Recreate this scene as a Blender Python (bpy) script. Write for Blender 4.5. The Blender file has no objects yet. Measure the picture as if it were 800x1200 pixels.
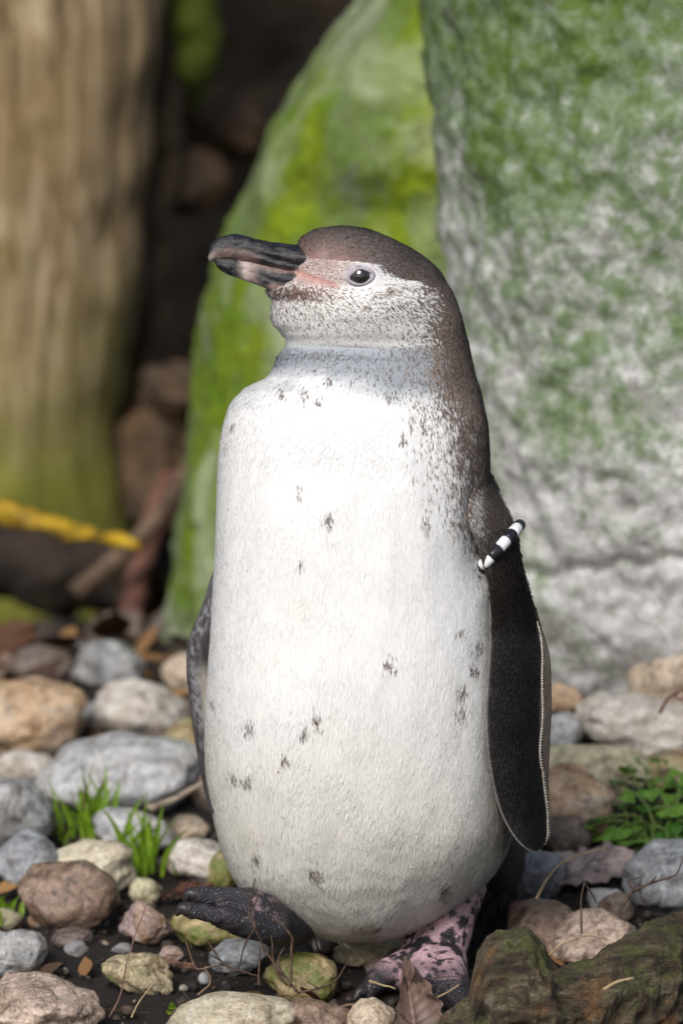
import bpy, bmesh, math, random
import numpy as np
from mathutils import Vector, Matrix, noise as mnoise

random.seed(7); RNG = np.random.default_rng(7)
scene = bpy.context.scene
col = scene.collection

# ------------------------------------------------------------------ camera
FPX = 5000.0; D0 = 3.0; PITCH = math.radians(12.0)
P0 = np.array([0.0, 0.0, 0.345])
FWD = np.array([0.0, math.cos(PITCH), -math.sin(PITCH)])
UPV = np.array([0.0, math.sin(PITCH), math.cos(PITCH)])
RGT = np.array([1.0, 0.0, 0.0])
CAM = P0 - FWD * D0
cd = bpy.data.cameras.new('camera'); cam = bpy.data.objects.new('camera', cd); col.objects.link(cam)
cam.location = CAM; cam.rotation_euler = (math.pi / 2 - PITCH, 0, 0)
cd.sensor_fit = 'VERTICAL'; cd.sensor_height = 36.0; cd.lens = 36.0 * FPX / 1200.0
cd.clip_start = 0.05; cd.clip_end = 400
cd.dof.use_dof = True; cd.dof.focus_distance = 2.92; cd.dof.aperture_fstop = 5.8
scene.camera = cam

# ------------------------------------------------------------------ sky, sun, exposure
SUN_EL, SUN_AZ = math.radians(41), math.radians(-20)      # azimuth measured from -Y (towards camera) to -X
sun_dir = Vector((math.sin(SUN_AZ) * math.cos(SUN_EL), -math.cos(SUN_AZ) * math.cos(SUN_EL), math.sin(SUN_EL)))
w = bpy.data.worlds.new('World'); scene.world = w; w.use_nodes = True
nt = w.node_tree; bg = nt.nodes['Background']
sky = nt.nodes.new('ShaderNodeTexSky'); sky.sky_type = 'NISHITA'; sky.sun_disc = False
sky.sun_elevation = SUN_EL; sky.sun_rotation = math.atan2(sun_dir.x, sun_dir.y)
sky.air_density = 1.0; sky.dust_density = 3.0; sky.ozone_density = 1.0
nt.links.new(sky.outputs['Color'], bg.inputs['Color']); bg.inputs['Strength'].default_value = 0.062
sd = bpy.data.lights.new('sun', 'SUN'); sun = bpy.data.objects.new('sun', sd); col.objects.link(sun)
sd.energy = 2.0; sd.angle = math.radians(28); sd.color = (1.0, 0.985, 0.975)
sun.rotation_euler = sun_dir.to_track_quat('Z', 'Y').to_euler()
scene.view_settings.view_transform = 'Standard'; scene.view_settings.look = 'None'
scene.view_settings.exposure = 0.74; scene.view_settings.gamma = 1.0
scene.view_settings.use_curve_mapping = False
scene.render.engine = 'CYCLES'; scene.cycles.use_denoising = True
scene.cycles.max_bounces = 8; scene.cycles.diffuse_bounces = 5

# ------------------------------------------------------------------ helpers: pixels of the 800x1200 photograph to places
def P(u, v, N):
    u = np.asarray(u, float); v = np.asarray(v, float); d = D0 + np.asarray(N, float)
    return CAM + ((u - 400) / FPX * d)[..., None] * RGT + ((600 - v) / FPX * d)[..., None] * UPV + d[..., None] * FWD
def ray(u, v):
    return FWD + RGT * (u - 400) / FPX + UPV * (600 - v) / FPX
def PY(u, v, y):
    r = ray(u, v); return CAM + r * ((y - CAM[1]) / r[1])
def sstep(a, b, x):
    t = np.clip((np.asarray(x, float) - a) / (b - a), 0, 1); return t * t * (3 - 2 * t)
def gz(x, y):
    right = sstep(-0.05, 0.12, x)
    hollow = (1 - right) * sstep(0.98, 1.5, y) * -0.22
    return right * 0.12 * np.clip(np.asarray(y, float) - 0.05, 0, 1.6) + hollow
def GH(u, v, dz=0.0):
    r = ray(u, v); t = 1.5
    for i in range(4000):
        p = CAM + r * t
        if p[2] <= gz(p[0], p[1]) + dz: break
        t += 0.002
    return p
def spx(p):            # metres per photo pixel at a point
    return float(np.dot(np.asarray(p) - CAM, FWD)) / FPX

def pchip(xs, ys, x):
    xs = np.asarray(xs, float); ys = np.asarray(ys, float); h = np.diff(xs); dl = np.diff(ys) / h
    m = np.zeros(len(xs)); m[0] = dl[0]; m[-1] = dl[-1]
    for i in range(1, len(xs) - 1):
        if dl[i - 1] * dl[i] > 0:
            w1 = 2 * h[i] + h[i - 1]; w2 = h[i] + 2 * h[i - 1]
            m[i] = (w1 + w2) / (w1 / dl[i - 1] + w2 / dl[i])
    x = np.clip(np.asarray(x, float), xs[0], xs[-1])
    k = np.clip(np.searchsorted(xs, x) - 1, 0, len(h) - 1); t = (x - xs[k]) / h[k]
    return ((1 + 2 * t) * (1 - t) ** 2 * ys[k] + t * (1 - t) ** 2 * h[k] * m[k] + t * t * (3 - 2 * t) * ys[k + 1] + t * t * (t - 1) * h[k] * m[k + 1])

def vnoise(p, seed=0):        # vectorised value noise, -1..1
    p = np.asarray(p, float); i = np.floor(p).astype(np.int64); f = p - i; f = f * f * (3 - 2 * f)
    def hsh(a, b, c):
        n = (a * 374761393 + b * 668265263 + c * 2147483647 + seed * 144269) & 0x7fffffff
        n = ((n ^ (n >> 13)) * 1274126177) & 0x7fffffff
        n = ((n ^ (n >> 16)) * 974711) & 0x7fffffff
        return n / 0x7fffffff * 2 - 1
    r = 0
    for dx in (0, 1):
        wx = f[..., 0] if dx else 1 - f[..., 0]
        for dy in (0, 1):
            wy = f[..., 1] if dy else 1 - f[..., 1]
            for dz in (0, 1):
                wz = f[..., 2] if dz else 1 - f[..., 2]
                r = r + wx * wy * wz * hsh(i[..., 0] + dx, i[..., 1] + dy, i[..., 2] + dz)
    return r
NROT = np.array(Matrix.Rotation(0.7, 3, 'X') @ Matrix.Rotation(1.1, 3, 'Y') @ Matrix.Rotation(0.5, 3, 'Z'))
def fbm(p, seed=0, oct=4, lac=2.03, gain=0.5):
    p = np.asarray(p, float) @ NROT; a = 1.0; r = 0
    for k in range(oct):
        r = r + a * vnoise(p + k * 17.3, seed + k); p = (p * lac) @ NROT; a *= gain
    return r

def mesh_from(name, verts, faces, mat=None, cols=None, smooth=True):
    me = bpy.data.meshes.new(name); verts = np.asarray(verts, float)
    if isinstance(faces, np.ndarray):
        nv = faces.shape[1]; nf = faces.shape[0]
        me.vertices.add(len(verts)); me.vertices.foreach_set('co', verts.ravel())
        me.loops.add(nf * nv); me.loops.foreach_set('vertex_index', faces.ravel().astype(np.int32))
        me.polygons.add(nf); me.polygons.foreach_set('loop_start', np.arange(0, nf * nv, nv, dtype=np.int32))
        me.update(calc_edges=True)
    else:
        me.from_pydata([tuple(q) for q in verts], [], faces); me.update()
    if smooth: me.polygons.foreach_set('use_smooth', np.ones(len(me.polygons), dtype=bool))
    if cols is not None:
        a = me.color_attributes.new('Col', 'FLOAT_COLOR', 'POINT')
        c = np.ones((len(verts), 4), np.float32); c[:, :3] = cols; a.data.foreach_set('color', c.ravel())
    if mat: me.materials.append(mat)
    return me
def put(name, me, parent=None, loc=None):
    o = bpy.data.objects.new(name, me); col.objects.link(o)
    if loc is not None: o.location = loc
    if parent is not None:
        o.parent = parent
        off = Vector((0, 0, 0)); q = parent
        while q is not None: off += q.location; q = q.parent
        o.location = Vector(o.location) - off
    return o
def obj(name, verts, faces, mat, parent=None, cols=None, smooth=True):
    """one mesh object from world-space vertices; origin at their centre"""
    verts = np.asarray(verts, float); c = (verts.min(0) + verts.max(0)) / 2
    return put(name, mesh_from(name, verts - c, faces, mat, cols, smooth), parent, c)
def empty(name, loc):
    o = bpy.data.objects.new(name, None); col.objects.link(o); o.location = loc; o.empty_display_size = 0.03; return o
def tag(o, label=None, cat=None, group=None, kind=None):
    if label: o['label'] = label
    if cat: o['category'] = cat
    if group: o['group'] = group
    if kind: o['kind'] = kind
    return o
def loft_faces(n, m, cap=True, closed=True):
    f = []
    for i in range(n - 1):
        for j in range(m if closed else m - 1):
            k = (j + 1) % m; f.append((i * m + j, i * m + k, (i + 1) * m + k, (i + 1) * m + j))
    if cap: f.append(tuple(range(m - 1, -1, -1))); f.append(tuple((n - 1) * m + j for j in range(m)))
    return f
def tube(pts, radii, m=7, seg=4):
    """tapered tube through points, returns verts, faces"""
    pts = [np.asarray(p, float) for p in pts]
    if seg > 1 and len(pts) > 2:
        s = np.cumsum([0] + [np.linalg.norm(pts[i + 1] - pts[i]) for i in range(len(pts) - 1)])
        t = np.linspace(0, s[-1], (len(pts) - 1) * seg + 1); A = np.array(pts)
        Q = np.stack([pchip(s, A[:, k], t) for k in range(3)], 1); R = np.interp(t, s, radii)
    else: Q = np.array(pts); R = np.array(radii, float)
    n = len(Q); T = np.gradient(Q, axis=0); T /= np.linalg.norm(T, axis=1)[:, None] + 1e-9
    a = np.array([0.31, 0.9, 0.3]); V = []
    nrm = np.cross(T[0], a); nrm /= np.linalg.norm(nrm)
    for i in range(n):
        nrm = nrm - T[i] * np.dot(nrm, T[i]); nrm /= np.linalg.norm(nrm); b = np.cross(T[i], nrm)
        for j in range(m):
            t = 2 * math.pi * j / m; V.append(Q[i] + R[i] * (math.cos(t) * nrm + math.sin(t) * b))
    return np.array(V), loft_faces(n, m)
def merge(parts):
    V = []; F = []; o = 0
    for v, f in parts:
        V.append(np.asarray(v)); F += [tuple(int(i) + o for i in q) for q in f]; o += len(v)
    return np.concatenate(V), F

# ------------------------------------------------------------------ materials
def newmat(name):
    m = bpy.data.materials.new(name); m.use_nodes = True; t = m.node_tree
    return m, t, t.nodes['Principled BSDF']
def N(t, kind, **kw):
    n = t.nodes.new(kind)
    for k, v in kw.items():
        if k.startswith('i_'):
            key = k[2:]; n.inputs[int(key) if key.isdigit() else key.replace('_', ' ')].default_value = v
        else: setattr(n, k, v)
    return n
def ramp(t, fac, stops, interp='LINEAR'):
    r = N(t, 'ShaderNodeValToRGB'); r.color_ramp.interpolation = interp
    e = r.color_ramp.elements
    while len(e) > 1: e.remove(e[-1])
    for i, (p, c) in enumerate(stops):
        q = e[0] if i == 0 else e.new(p)
        q.position = p; q.color = (c[0], c[1], c[2], 1) if not isinstance(c, (int, float)) else (c, c, c, 1)
    t.links.new(fac, r.inputs[0]); return r.outputs[0]
def mix(t, fac, a, b, mode='MIX'):
    n = N(t, 'ShaderNodeMix', data_type='RGBA', blend_type=mode)
    for s, v in ((n.inputs[0], fac), (n.inputs[6], a), (n.inputs[7], b)):
        if hasattr(v, 'is_linked') or hasattr(v, 'links'): t.links.new(v, s)
        elif isinstance(v, (int, float)): s.default_value = v
        else: s.default_value = (v[0], v[1], v[2], 1)
    return n.outputs[2]
def math_(t, op, a, b=0.0, c=None, clamp=False):
    n = N(t, 'ShaderNodeMath', operation=op, use_clamp=clamp)
    for i, v in enumerate((a, b) if c is None else (a, b, c)):
        if hasattr(v, 'links'): t.links.new(v, n.inputs[i])
        else: n.inputs[i].default_value = v
    return n.outputs[0]
def noise(t, vec, scale, detail=5, rough=0.55, dist=0.0):
    n = N(t, 'ShaderNodeTexNoise', i_Scale=scale, i_Detail=detail, i_Roughness=rough, i_Distortion=dist)
    t.links.new(vec, n.inputs['Vector']); return n.outputs['Fac']
def voro(t, vec, scale, feature='F1', out='Distance'):
    n = N(t, 'ShaderNodeTexVoronoi', feature=feature, i_Scale=scale)
    t.links.new(vec, n.inputs['Vector']); return n.outputs[out]
def bump(t, bsdf, height, strength, dist):
    b = N(t, 'ShaderNodeBump', i_Strength=strength, i_Distance=dist); t.links.new(height, b.inputs['Height'])
    t.links.new(b.outputs['Normal'], bsdf.inputs['Normal'])
def objvec(t):
    return N(t, 'ShaderNodeTexCoord').outputs['Object']

def stone_mat(name, c1, c2, c3, moss=0.0, freq=1.0, rough=0.36, pit=0.3, mosscol=(0.10, 0.13, 0.015), contrast=1.0):
    contrast = min(1.3, contrast * 1.25)
    m, t, b = newmat(name); v0 = objvec(t)
    oi = N(t, 'ShaderNodeObjectInfo'); sc = N(t, 'ShaderNodeVectorMath', operation='SCALE', i_3=37.0)
    cx = N(t, 'ShaderNodeCombineXYZ'); 
    for k in range(3): t.links.new(oi.outputs['Random'], cx.inputs[k])
    t.links.new(cx.outputs[0], sc.inputs[0])
    ad = N(t, 'ShaderNodeVectorMath', operation='ADD'); t.links.new(v0, ad.inputs[0]); t.links.new(sc.outputs[0], ad.inputs[1])
    v = ad.outputs[0]
    big = noise(t, v, 22 * freq, 6, 0.6, 0.6); mid = noise(t, v, 75 * freq, 8, 0.7, 0.3); fine = noise(t, v, 420, 5, 0.7)
    c = ramp(t, big, [(0.36, c1), (0.52, c2), (0.66, c3)])
    c = mix(t, ramp(t, mid, [(0.42, 0), (0.68, 0.75 * contrast)]), c, tuple(min(0.8, x * 1.55 + min(0.05, 0.2 * x)) for x in c2))
    c = mix(t, ramp(t, mid, [(0.28, 0.7 * contrast), (0.46, 0)]), c, tuple(x * 0.42 for x in c1))
    c = mix(t, 1.0, c, ramp(t, fine, [(0.3, 0.45), (0.5, 0.95), (0.72, 1.3)]), 'MULTIPLY')
    vo = voro(t, v, 150 * freq); pits = ramp(t, vo, [(0.05, 0), (0.22, 1)])
    c = mix(t, math_(t, 'MULTIPLY', math_(t, 'SUBTRACT', 1.0, pits), pit), c, tuple(x * 0.3 for x in c1))
    # thin mineral veins
    wv = N(t, 'ShaderNodeTexWave', i_Scale=9.0 * freq, i_Distortion=9.0, i_Detail=5.0, i_Detail_Roughness=0.65); t.links.new(v, wv.inputs['Vector'])
    c = mix(t, ramp(t, wv.outputs['Fac'], [(0.965, 0), (1.0, 0.25)]), c, tuple(min(0.75, x * 1.8 + min(0.08, 0.3 * x)) for x in c2))
    dirt = noise(t, v, 38 * freq, 8, 0.72, 0.8); c = mix(t, ramp(t, dirt, [(0.53, 0), (0.66, 0.72)]), c, (0.085, 0.055, 0.032))
    if moss > 0:
        mm = math_(t, 'ADD', noise(t, v, 30, 8, 0.75), (moss - 0.5) * 0.5)
        mk = ramp(t, mm, [(0.5, 0), (0.6, 1)])
        c = mix(t, math_(t, 'MULTIPLY', mk, ramp(t, fine, [(0.3, 0.5), (0.6, 1)])), c, mosscol)
    t.links.new(c, b.inputs['Base Color'])
    t.links.new(ramp(t, mid, [(0.3, rough - 0.25), (0.7, rough + 0.2)]), b.inputs['Roughness'])
    h = math_(t, 'ADD', math_(t, 'MULTIPLY', mid, 1.0), math_(t, 'ADD', math_(t, 'MULTIPLY', fine, 0.35), math_(t, 'MULTIPLY', pits, pit * 0.5)))
    bump(t, b, h, 0.5, 0.006)
    b.inputs['Specular IOR Level'].default_value = 0.5
    return m

def vcol_mat(name, rough=0.6, spec=0.3, transl=0.0):
    m, t, b = newmat(name); a = N(t, 'ShaderNodeVertexColor', layer_name='Col')
    t.links.new(a.outputs[0], b.inputs['Base Color']); b.inputs['Roughness'].default_value = rough
    b.inputs['Specular IOR Level'].default_value = spec
    if transl:
        tr = N(t, 'ShaderNodeBsdfTranslucent'); t.links.new(a.outputs[0], tr.inputs[0])
        mx = N(t, 'ShaderNodeMixShader', i_0=transl); t.links.new(b.outputs[0], mx.inputs[1]); t.links.new(tr.outputs[0], mx.inputs[2])
        t.links.new(mx.outputs[0], t.nodes['Material Output'].inputs[0])
    return m
def plain_mat(name, c1, c2, scale=60, rough=0.6, bmp=0.3, transl=0.0, stretch=None, spec=0.35):
    m, t, b = newmat(name); v = objvec(t)
    if stretch:
        mp = N(t, 'ShaderNodeMapping'); mp.inputs['Scale'].default_value = stretch; t.links.new(v, mp.inputs[0]); v = mp.outputs[0]
    n = noise(t, v, scale, 6, 0.65); c = ramp(t, n, [(0.33, c1), (0.67, c2)]); t.links.new(c, b.inputs['Base Color'])
    b.inputs['Roughness'].default_value = rough; b.inputs['Specular IOR Level'].default_value = spec
    bump(t, b, n, bmp, 0.004)
    if transl:
        tr = N(t, 'ShaderNodeBsdfTranslucent'); t.links.new(c, tr.inputs[0]); mx = N(t, 'ShaderNodeMixShader', i_0=transl)
        t.links.new(b.outputs[0], mx.inputs[1]); t.links.new(tr.outputs[0], mx.inputs[2]); t.links.new(mx.outputs[0], t.nodes['Material Output'].inputs[0])
    return m

# ------------------------------------------------------------------ setting: ground and the earth bank
def soil_mat():
    m, t, b = newmat('soil'); v = objvec(t)
    n1 = noise(t, v, 14, 6, 0.6); n2 = noise(t, v, 160, 6, 0.7)
    c = ramp(t, n1, [(0.35, (0.009, 0.0055, 0.0035)), (0.6, (0.022, 0.0125, 0.008)), (0.75, (0.036, 0.022, 0.014))])
    c = mix(t, ramp(t, n2, [(0.55, 0), (0.75, 0.5)]), c, (0.055, 0.040, 0.029))
    t.links.new(c, b.inputs['Base Color']); t.links.new(ramp(t, n2, [(0.3, 0.55), (0.7, 0.95)]), b.inputs['Roughness'])
    bump(t, b, math_(t, 'ADD', n2, n1), 0.9, 0.01); return m
M_SOIL = soil_mat()
def axis(lo, hi, fine_lo, fine_hi, step, n_out):
    inner = np.arange(fine_lo, fine_hi + 1e-6, step)
    g = (np.linspace(0, 1, n_out + 1)[1:]) ** 3
    return np.concatenate([(fine_lo + (lo - fine_lo) * g)[::-1], inner, fine_hi + (hi - fine_hi) * g])
gx = axis(-30, 30, -0.75, 0.75, 0.009, 26); gy = axis(-30, 30, -0.5, 2.6, 0.011, 26)
X, Y = np.meshgrid(gx, gy); Zg = gz(X, Y)
near = (1 - sstep(2.0, 8.0, np.hypot(X, Y)))
pp = np.stack([X, Y, np.zeros_like(X)], -1)
Zg = Zg + (fbm(pp * 14, 3, 4) * 0.008 + fbm(pp * 60, 5, 3) * 0.004) * near - 0.004
ny, nx = X.shape
idx = np.arange(nx * ny).reshape(ny, nx)
F = np.stack([idx[:-1, :-1], idx[:-1, 1:], idx[1:, 1:], idx[1:, :-1]], -1).reshape(-1, 4)
tag(put('ground', mesh_from('ground', np.stack([X, Y, Zg], -1).reshape(-1, 3), F, M_SOIL)), kind='structure')

def bank():
    m, t, b = newmat('bank_earth'); v = objvec(t)
    n1 = noise(t, v, 3.5, 8, 0.65, 0.4); n2 = noise(t, v, 26, 8, 0.7)
    c = ramp(t, n1, [(0.36, (0.010, 0.007, 0.004)), (0.48, (0.055, 0.036, 0.018)), (0.57, (0.12, 0.075, 0.032)), (0.66, (0.10, 0.105, 0.016))])
    c = mix(t, ramp(t, n2, [(0.5, 0), (0.8, 0.7)]), c, (0.09, 0.065, 0.045))
    t.links.new(c, b.inputs['Base Color']); b.inputs['Roughness'].default_value = 0.9; bump(t, b, math_(t, 'ADD', n1, n2), 1.0, 0.05)
    nu, nv = 220, 120; th = np.linspace(-1.25, 1.25, nu); s = np.linspace(0, 1, nv); T, S = np.meshgrid(th, s)
    R = 3.8 + 0.7 * S ** 1.5 - 0.35 * np.sin(S * 3.0)
    Q = np.stack([np.sin(T) * R * 1.6, -0.6 + np.cos(T) * R, -0.35 + 2.6 * S], -1)
    d = fbm(Q * 1.7, 11, 5) * 0.16 + fbm(Q * 9, 12, 3) * 0.03
    Q[..., 1] += d; Q[..., 0] += 0.5 * d
    i = np.arange(nu * nv).reshape(nv, nu); F = np.stack([i[:-1, :-1], i[:-1, 1:], i[1:, 1:], i[1:, :-1]], -1).reshape(-1, 4)
    # top of the bank runs back as terrain
    tag(obj('earth_bank', Q.reshape(-1, 3), F, m), kind='structure')
bank()

# ------------------------------------------------------------------ large boulders, traced outline with their own depth
def boulder(name, vs, L, R, Nc, bf, bb, mat, nring=260, m=300, seed=1, amp=(0.03, 0.010, 0.004), expo=2.6, facets=()):
    v = np.linspace(vs[0], vs[-1], nring); l = pchip(vs, L, v); r = pchip(vs, R, v)
    end = np.minimum(1, np.sqrt(np.clip((v - vs[0]) / 60, 0, 1)) + 0.05)
    n0 = pchip(vs, Nc, v); f = pchip(vs, bf, v); bk = pchip(vs, bb, v)
    t = np.linspace(0, 2 * np.pi, m, endpoint=False); cs, sn = np.cos(t), np.sin(t); e = 2 / expo
    cx = np.sign(cs) * np.abs(cs) ** e; sx = np.sign(sn) * np.abs(sn) ** e
    uc = (l + r) / 2; a = (r - l) / 2 * end
    U = uc[:, None] + a[:, None] * cx; NN = n0[:, None] - np.where(sx > 0, f[:, None], bk[:, None]) * sx * end[:, None]
    V = np.repeat(v[:, None], m, 1)
    Q = P(U, V, NN); c = Q.mean((0, 1)); dirn = Q - np.stack([Q[:, :, 0].mean(1), Q[:, :, 1].mean(1), Q[:, :, 2].mean(1)], -1)[:, None, :]
    dirn /= np.linalg.norm(dirn, axis=2)[..., None] + 1e-9
    d = fbm(Q * 5, seed, 4) * amp[0] + fbm(Q * 22, seed + 5, 4) * amp[1] + fbm(Q * 90, seed + 9, 2) * amp[2]
    for (fu, fv, fr, fd) in facets:       # local dents and bulges (pixel centre, radius, depth)
        k = np.exp(-(((U - fu) / fr) ** 2 + ((V - fv) / fr) ** 2)) * (sx > 0); d = d + fd * k
    Q = Q + dirn * d[..., None]
    return obj(name, Q.reshape(-1, 3), loft_faces(nring, m), mat)

def right_rock_mat():
    m, t, b = newmat('pale_mossy_limestone'); v = objvec(t)
    sep = N(t, 'ShaderNodeSeparateXYZ'); t.links.new(v, sep.inputs[0]); z = sep.outputs[2]
    big = noise(t, v, 5, 6, 0.6, 0.5); mid = noise(t, v, 20, 8, 0.68, 0.4); fine = noise(t, v, 62, 8, 0.75, 0.3); gr = noise(t, v, 300, 4, 0.7)
    c = ramp(t, mid, [(0.3, (0.27, 0.26, 0.24)), (0.44, (0.41, 0.40, 0.385)), (0.58, (0.52, 0.505, 0.49)), (0.75, (0.44, 0.39, 0.33))])
    c = mix(t, ramp(t, fine, [(0.33, 0.85), (0.42, 0)]), c, (0.13, 0.14, 0.10)); c = mix(t, ramp(t, noise(t, v, 70, 6, 0.7), [(0.47, 0), (0.58, 0.9)]), c, (0.64, 0.63, 0.62))
    c = mix(t, ramp(t, big, [(0.55, 0), (0.68, 0.5)]), c, (0.42, 0.34, 0.24))
    # algae and moss, thicker towards the top of the stone
    hgt = math_(t, 'ADD', math_(t, 'MULTIPLY', z, 0.36), 0.055)
    mk = math_(t, 'ADD', math_(t, 'ADD', math_(t, 'MULTIPLY', mid, 0.35), math_(t, 'MULTIPLY', fine, 0.65)), hgt)
    mk = math_(t, 'ADD', mk, math_(t, 'MULTIPLY', math_(t, 'SUBTRACT', big, 0.5), 0.45))
    c = mix(t, ramp(t, mk, [(0.45, 0), (0.59, 0.85)]), c, (0.105, 0.175, 0.06))
    c = mix(t, ramp(t, mk, [(0.60, 0), (0.70, 0.9)]), c, mix(t, gr, (0.03, 0.068, 0.006), (0.12, 0.185, 0.02)))
    c = mix(t, 1.0, c, ramp(t, gr, [(0.3, 0.78), (0.5, 1.0), (0.7, 1.12)]), 'MULTIPLY')
    # crack across the lower half
    cr = math_(t, 'ADD', z, math_(t, 'MULTIPLY', math_(t, 'SUBTRACT', noise(t, v, 9, 6, 0.6), 0.5), 0.16))
    t.links.new(c, b.inputs['Base Color']); b.inputs['Roughness'].default_value = 0.8; b.inputs['Specular IOR Level'].default_value = 0.25
    bump(t, b, math_(t, 'ADD', math_(t, 'MULTIPLY', mid, 1.5), math_(t, 'ADD', fine, math_(t, 'MULTIPLY', gr, 0.3))), 0.45, 0.015)
    return m
RV = [-420, -300, -100, 60, 130, 250, 430, 600, 720, 790, 840, 900]
rr = boulder('boulder', RV, [566, 530, 498, 504, 518, 522, 534, 545, 556, 562, 566, 575],
             [1120, 1200, 1240, 1250, 1250, 1250, 1250, 1240, 1220, 1200, 1150, 1100],
             [0.62, 0.65, 0.68, 0.7, 0.7, 0.72, 0.75, 0.78, 0.8, 0.82, 0.84, 0.88],
             [0.16, 0.22, 0.26, 0.27, 0.26, 0.26, 0.26, 0.26, 0.26, 0.25, 0.23, 0.18],
             [0.35] * 12, right_rock_mat(), seed=21, amp=(0.009, 0.007, 0.003),
             facets=((640, 60, 90, -0.012), (737, 595, 9, -0.03), (740, 675, 30, -0.008)) + tuple((600 + 8 * i, 676 - 0.9 * i - 5 * math.sin(i * 0.9), 6.5, -0.006) for i in range(30)))
tag(rr, 'tall pale limestone boulder streaked with green moss behind the penguin', 'boulder')

def moss_rock_mat():
    m, t, b = newmat('green_moss_rock'); v = objvec(t)
    big = noise(t, v, 4.5, 6, 0.6, 0.6); mid = noise(t, v, 14, 8, 0.65, 0.4); fine = noise(t, v, 110, 6, 0.7)
    rockc = ramp(t, mid, [(0.35, (0.26, 0.29, 0.20)), (0.6, (0.48, 0.50, 0.42))])
    mossc = ramp(t, big, [(0.36, (0.06, 0.125, 0.006)), (0.5, (0.17, 0.265, 0.018)), (0.66, (0.34, 0.42, 0.015))])
    mossc = mix(t, ramp(t, fine, [(0.35, 0.55), (0.6, 0)]), mossc, (0.05, 0.075, 0.01))
    k = ramp(t, math_(t, 'ADD', math_(t, 'MULTIPLY', big, 0.6), math_(t, 'MULTIPLY', mid, 0.4)), [(0.36, 0.3), (0.43, 0.7), (0.51, 1)])
    lich = noise(t, v, 8, 7, 0.6, 0.5); c = mix(t, k, rockc, mossc); c = mix(t, ramp(t, lich, [(0.48, 0), (0.62, 0.75)]), c, (0.42, 0.48, 0.29)); t.links.new(c, b.inputs['Base Color']); b.inputs['Roughness'].default_value = 0.9; b.inputs['Specular IOR Level'].default_value = 0.15
    bump(t, b, math_(t, 'ADD', mid, math_(t, 'MULTIPLY', fine, 0.6)), 0.8, 0.02); return m
MV = [-300, -200, -60, 0, 60, 100, 145, 190, 230, 275, 330, 380, 430, 500, 560, 620, 680, 722, 760]
mL = [560, 505, 450, 420, 372, 346, 322, 302, 287, 272, 258, 246, 238, 231, 224, 214, 203, 197, 196]
mr = boulder('boulder', MV, mL, [760] * 19, list(np.linspace(1.25, 1.33, 19)), [0.14, 0.2, 0.24] + [0.25] * 16, [0.3] * 19,
             moss_rock_mat(), seed=33, amp=(0.008, 0.006, 0.002), expo=2.3, facets=((400, 250, 60, -0.02), (450, 180, 80, 0.02)))
tag(mr, 'leaning boulder covered with bright yellow-green moss beside the dark hollow', 'boulder')

# ------------------------------------------------------------------ weathered trunk on the far left
def trunk_mat():
    m, t, b = newmat('weathered_wood'); v = objvec(t)
    mp = N(t, 'ShaderNodeMapping'); mp.inputs['Scale'].default_value = (1, 1, 0.09); t.links.new(v, mp.inputs[0])
    g = noise(t, mp.outputs[0], 75, 8, 0.7, 0.5); bl = noise(t, v, 4, 5, 0.6)
    c = ramp(t, g, [(0.32, (0.05, 0.031, 0.013)), (0.45, (0.22, 0.155, 0.075)), (0.57, (0.40, 0.305, 0.175)), (0.72, (0.48, 0.42, 0.33))])
    c = mix(t, ramp(t, bl, [(0.5, 0), (0.68, 0.6)]), c, (0.25, 0.16, 0.07))
    sep = N(t, 'ShaderNodeSeparateXYZ'); t.links.new(v, sep.inputs[0])
    mk = math_(t, 'ADD', math_(t, 'MULTIPLY', sep.outputs[2], -1.6), math_(t, 'MULTIPLY', math_(t, 'SUBTRACT', bl, 0.5), 1.0))
    c = mix(t, ramp(t, mk, [(0.16, 0), (0.60, 0.95)]), c, mix(t, noise(t, v, 40, 6, 0.7), (0.045, 0.06, 0.006), (0.25, 0.25, 0.02)))
    t.links.new(c, b.inputs['Base Color']); b.inputs['Roughness'].default_value = 0.85; bump(t, b, g, 0.5, 0.012); return m
def trunk():
    y0 = 2.2; n, m = 150, 160
    v = np.linspace(-420, 770, n)
    rgt = pchip([-420, -100, 0, 60, 150, 250, 350, 430, 500, 560, 640, 770], [235, 205, 192, 190, 183, 172, 158, 140, 128, 140, 160, 190], v)
    lft = pchip([-420, 0, 300, 500, 770], [-210, -190, -170, -190, -240], v)
    V = []
    for i in range(n):
        a = PY(lft[i], v[i], y0); b = PY(rgt[i], v[i], y0); c = (a + b) / 2; r = (b[0] - a[0]) / 2
        t = np.linspace(0, 2 * np.pi, m, endpoint=False)
        q = np.stack([c[0] + r * np.cos(t), c[1] - 0.85 * r * np.sin(t), np.full(m, c[2])], -1)
        nrm = np.stack([np.cos(t), -np.sin(t), 0 * t], -1)
        g = fbm(np.stack([np.cos(t) * 5, np.sin(t) * 5, np.full(m, c[2] * 0.9)], -1), 41, 5) * 0.004 + fbm(q * 5, 42, 3) * 0.016
        V.append(q + nrm * g[:, None])
    V = np.array(V).reshape(-1, 3)
    root = empty('tree_trunk', (float(V[:, 0].mean()), y0, float(V[:, 2].min())))
    obj('trunk', V, loft_faces(n, m), trunk_mat(), root)
    # hanging strip of bark on the shaded side
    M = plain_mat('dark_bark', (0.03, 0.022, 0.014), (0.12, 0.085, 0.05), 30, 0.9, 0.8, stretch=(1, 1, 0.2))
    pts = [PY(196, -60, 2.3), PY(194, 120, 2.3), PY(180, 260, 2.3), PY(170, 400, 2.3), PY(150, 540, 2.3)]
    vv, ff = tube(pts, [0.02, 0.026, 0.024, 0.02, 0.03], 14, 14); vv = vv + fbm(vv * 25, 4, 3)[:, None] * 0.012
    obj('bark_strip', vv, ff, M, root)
    tag(root, 'thick weathered tree trunk with grey-brown grain and mossy foot', 'tree trunk')
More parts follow.
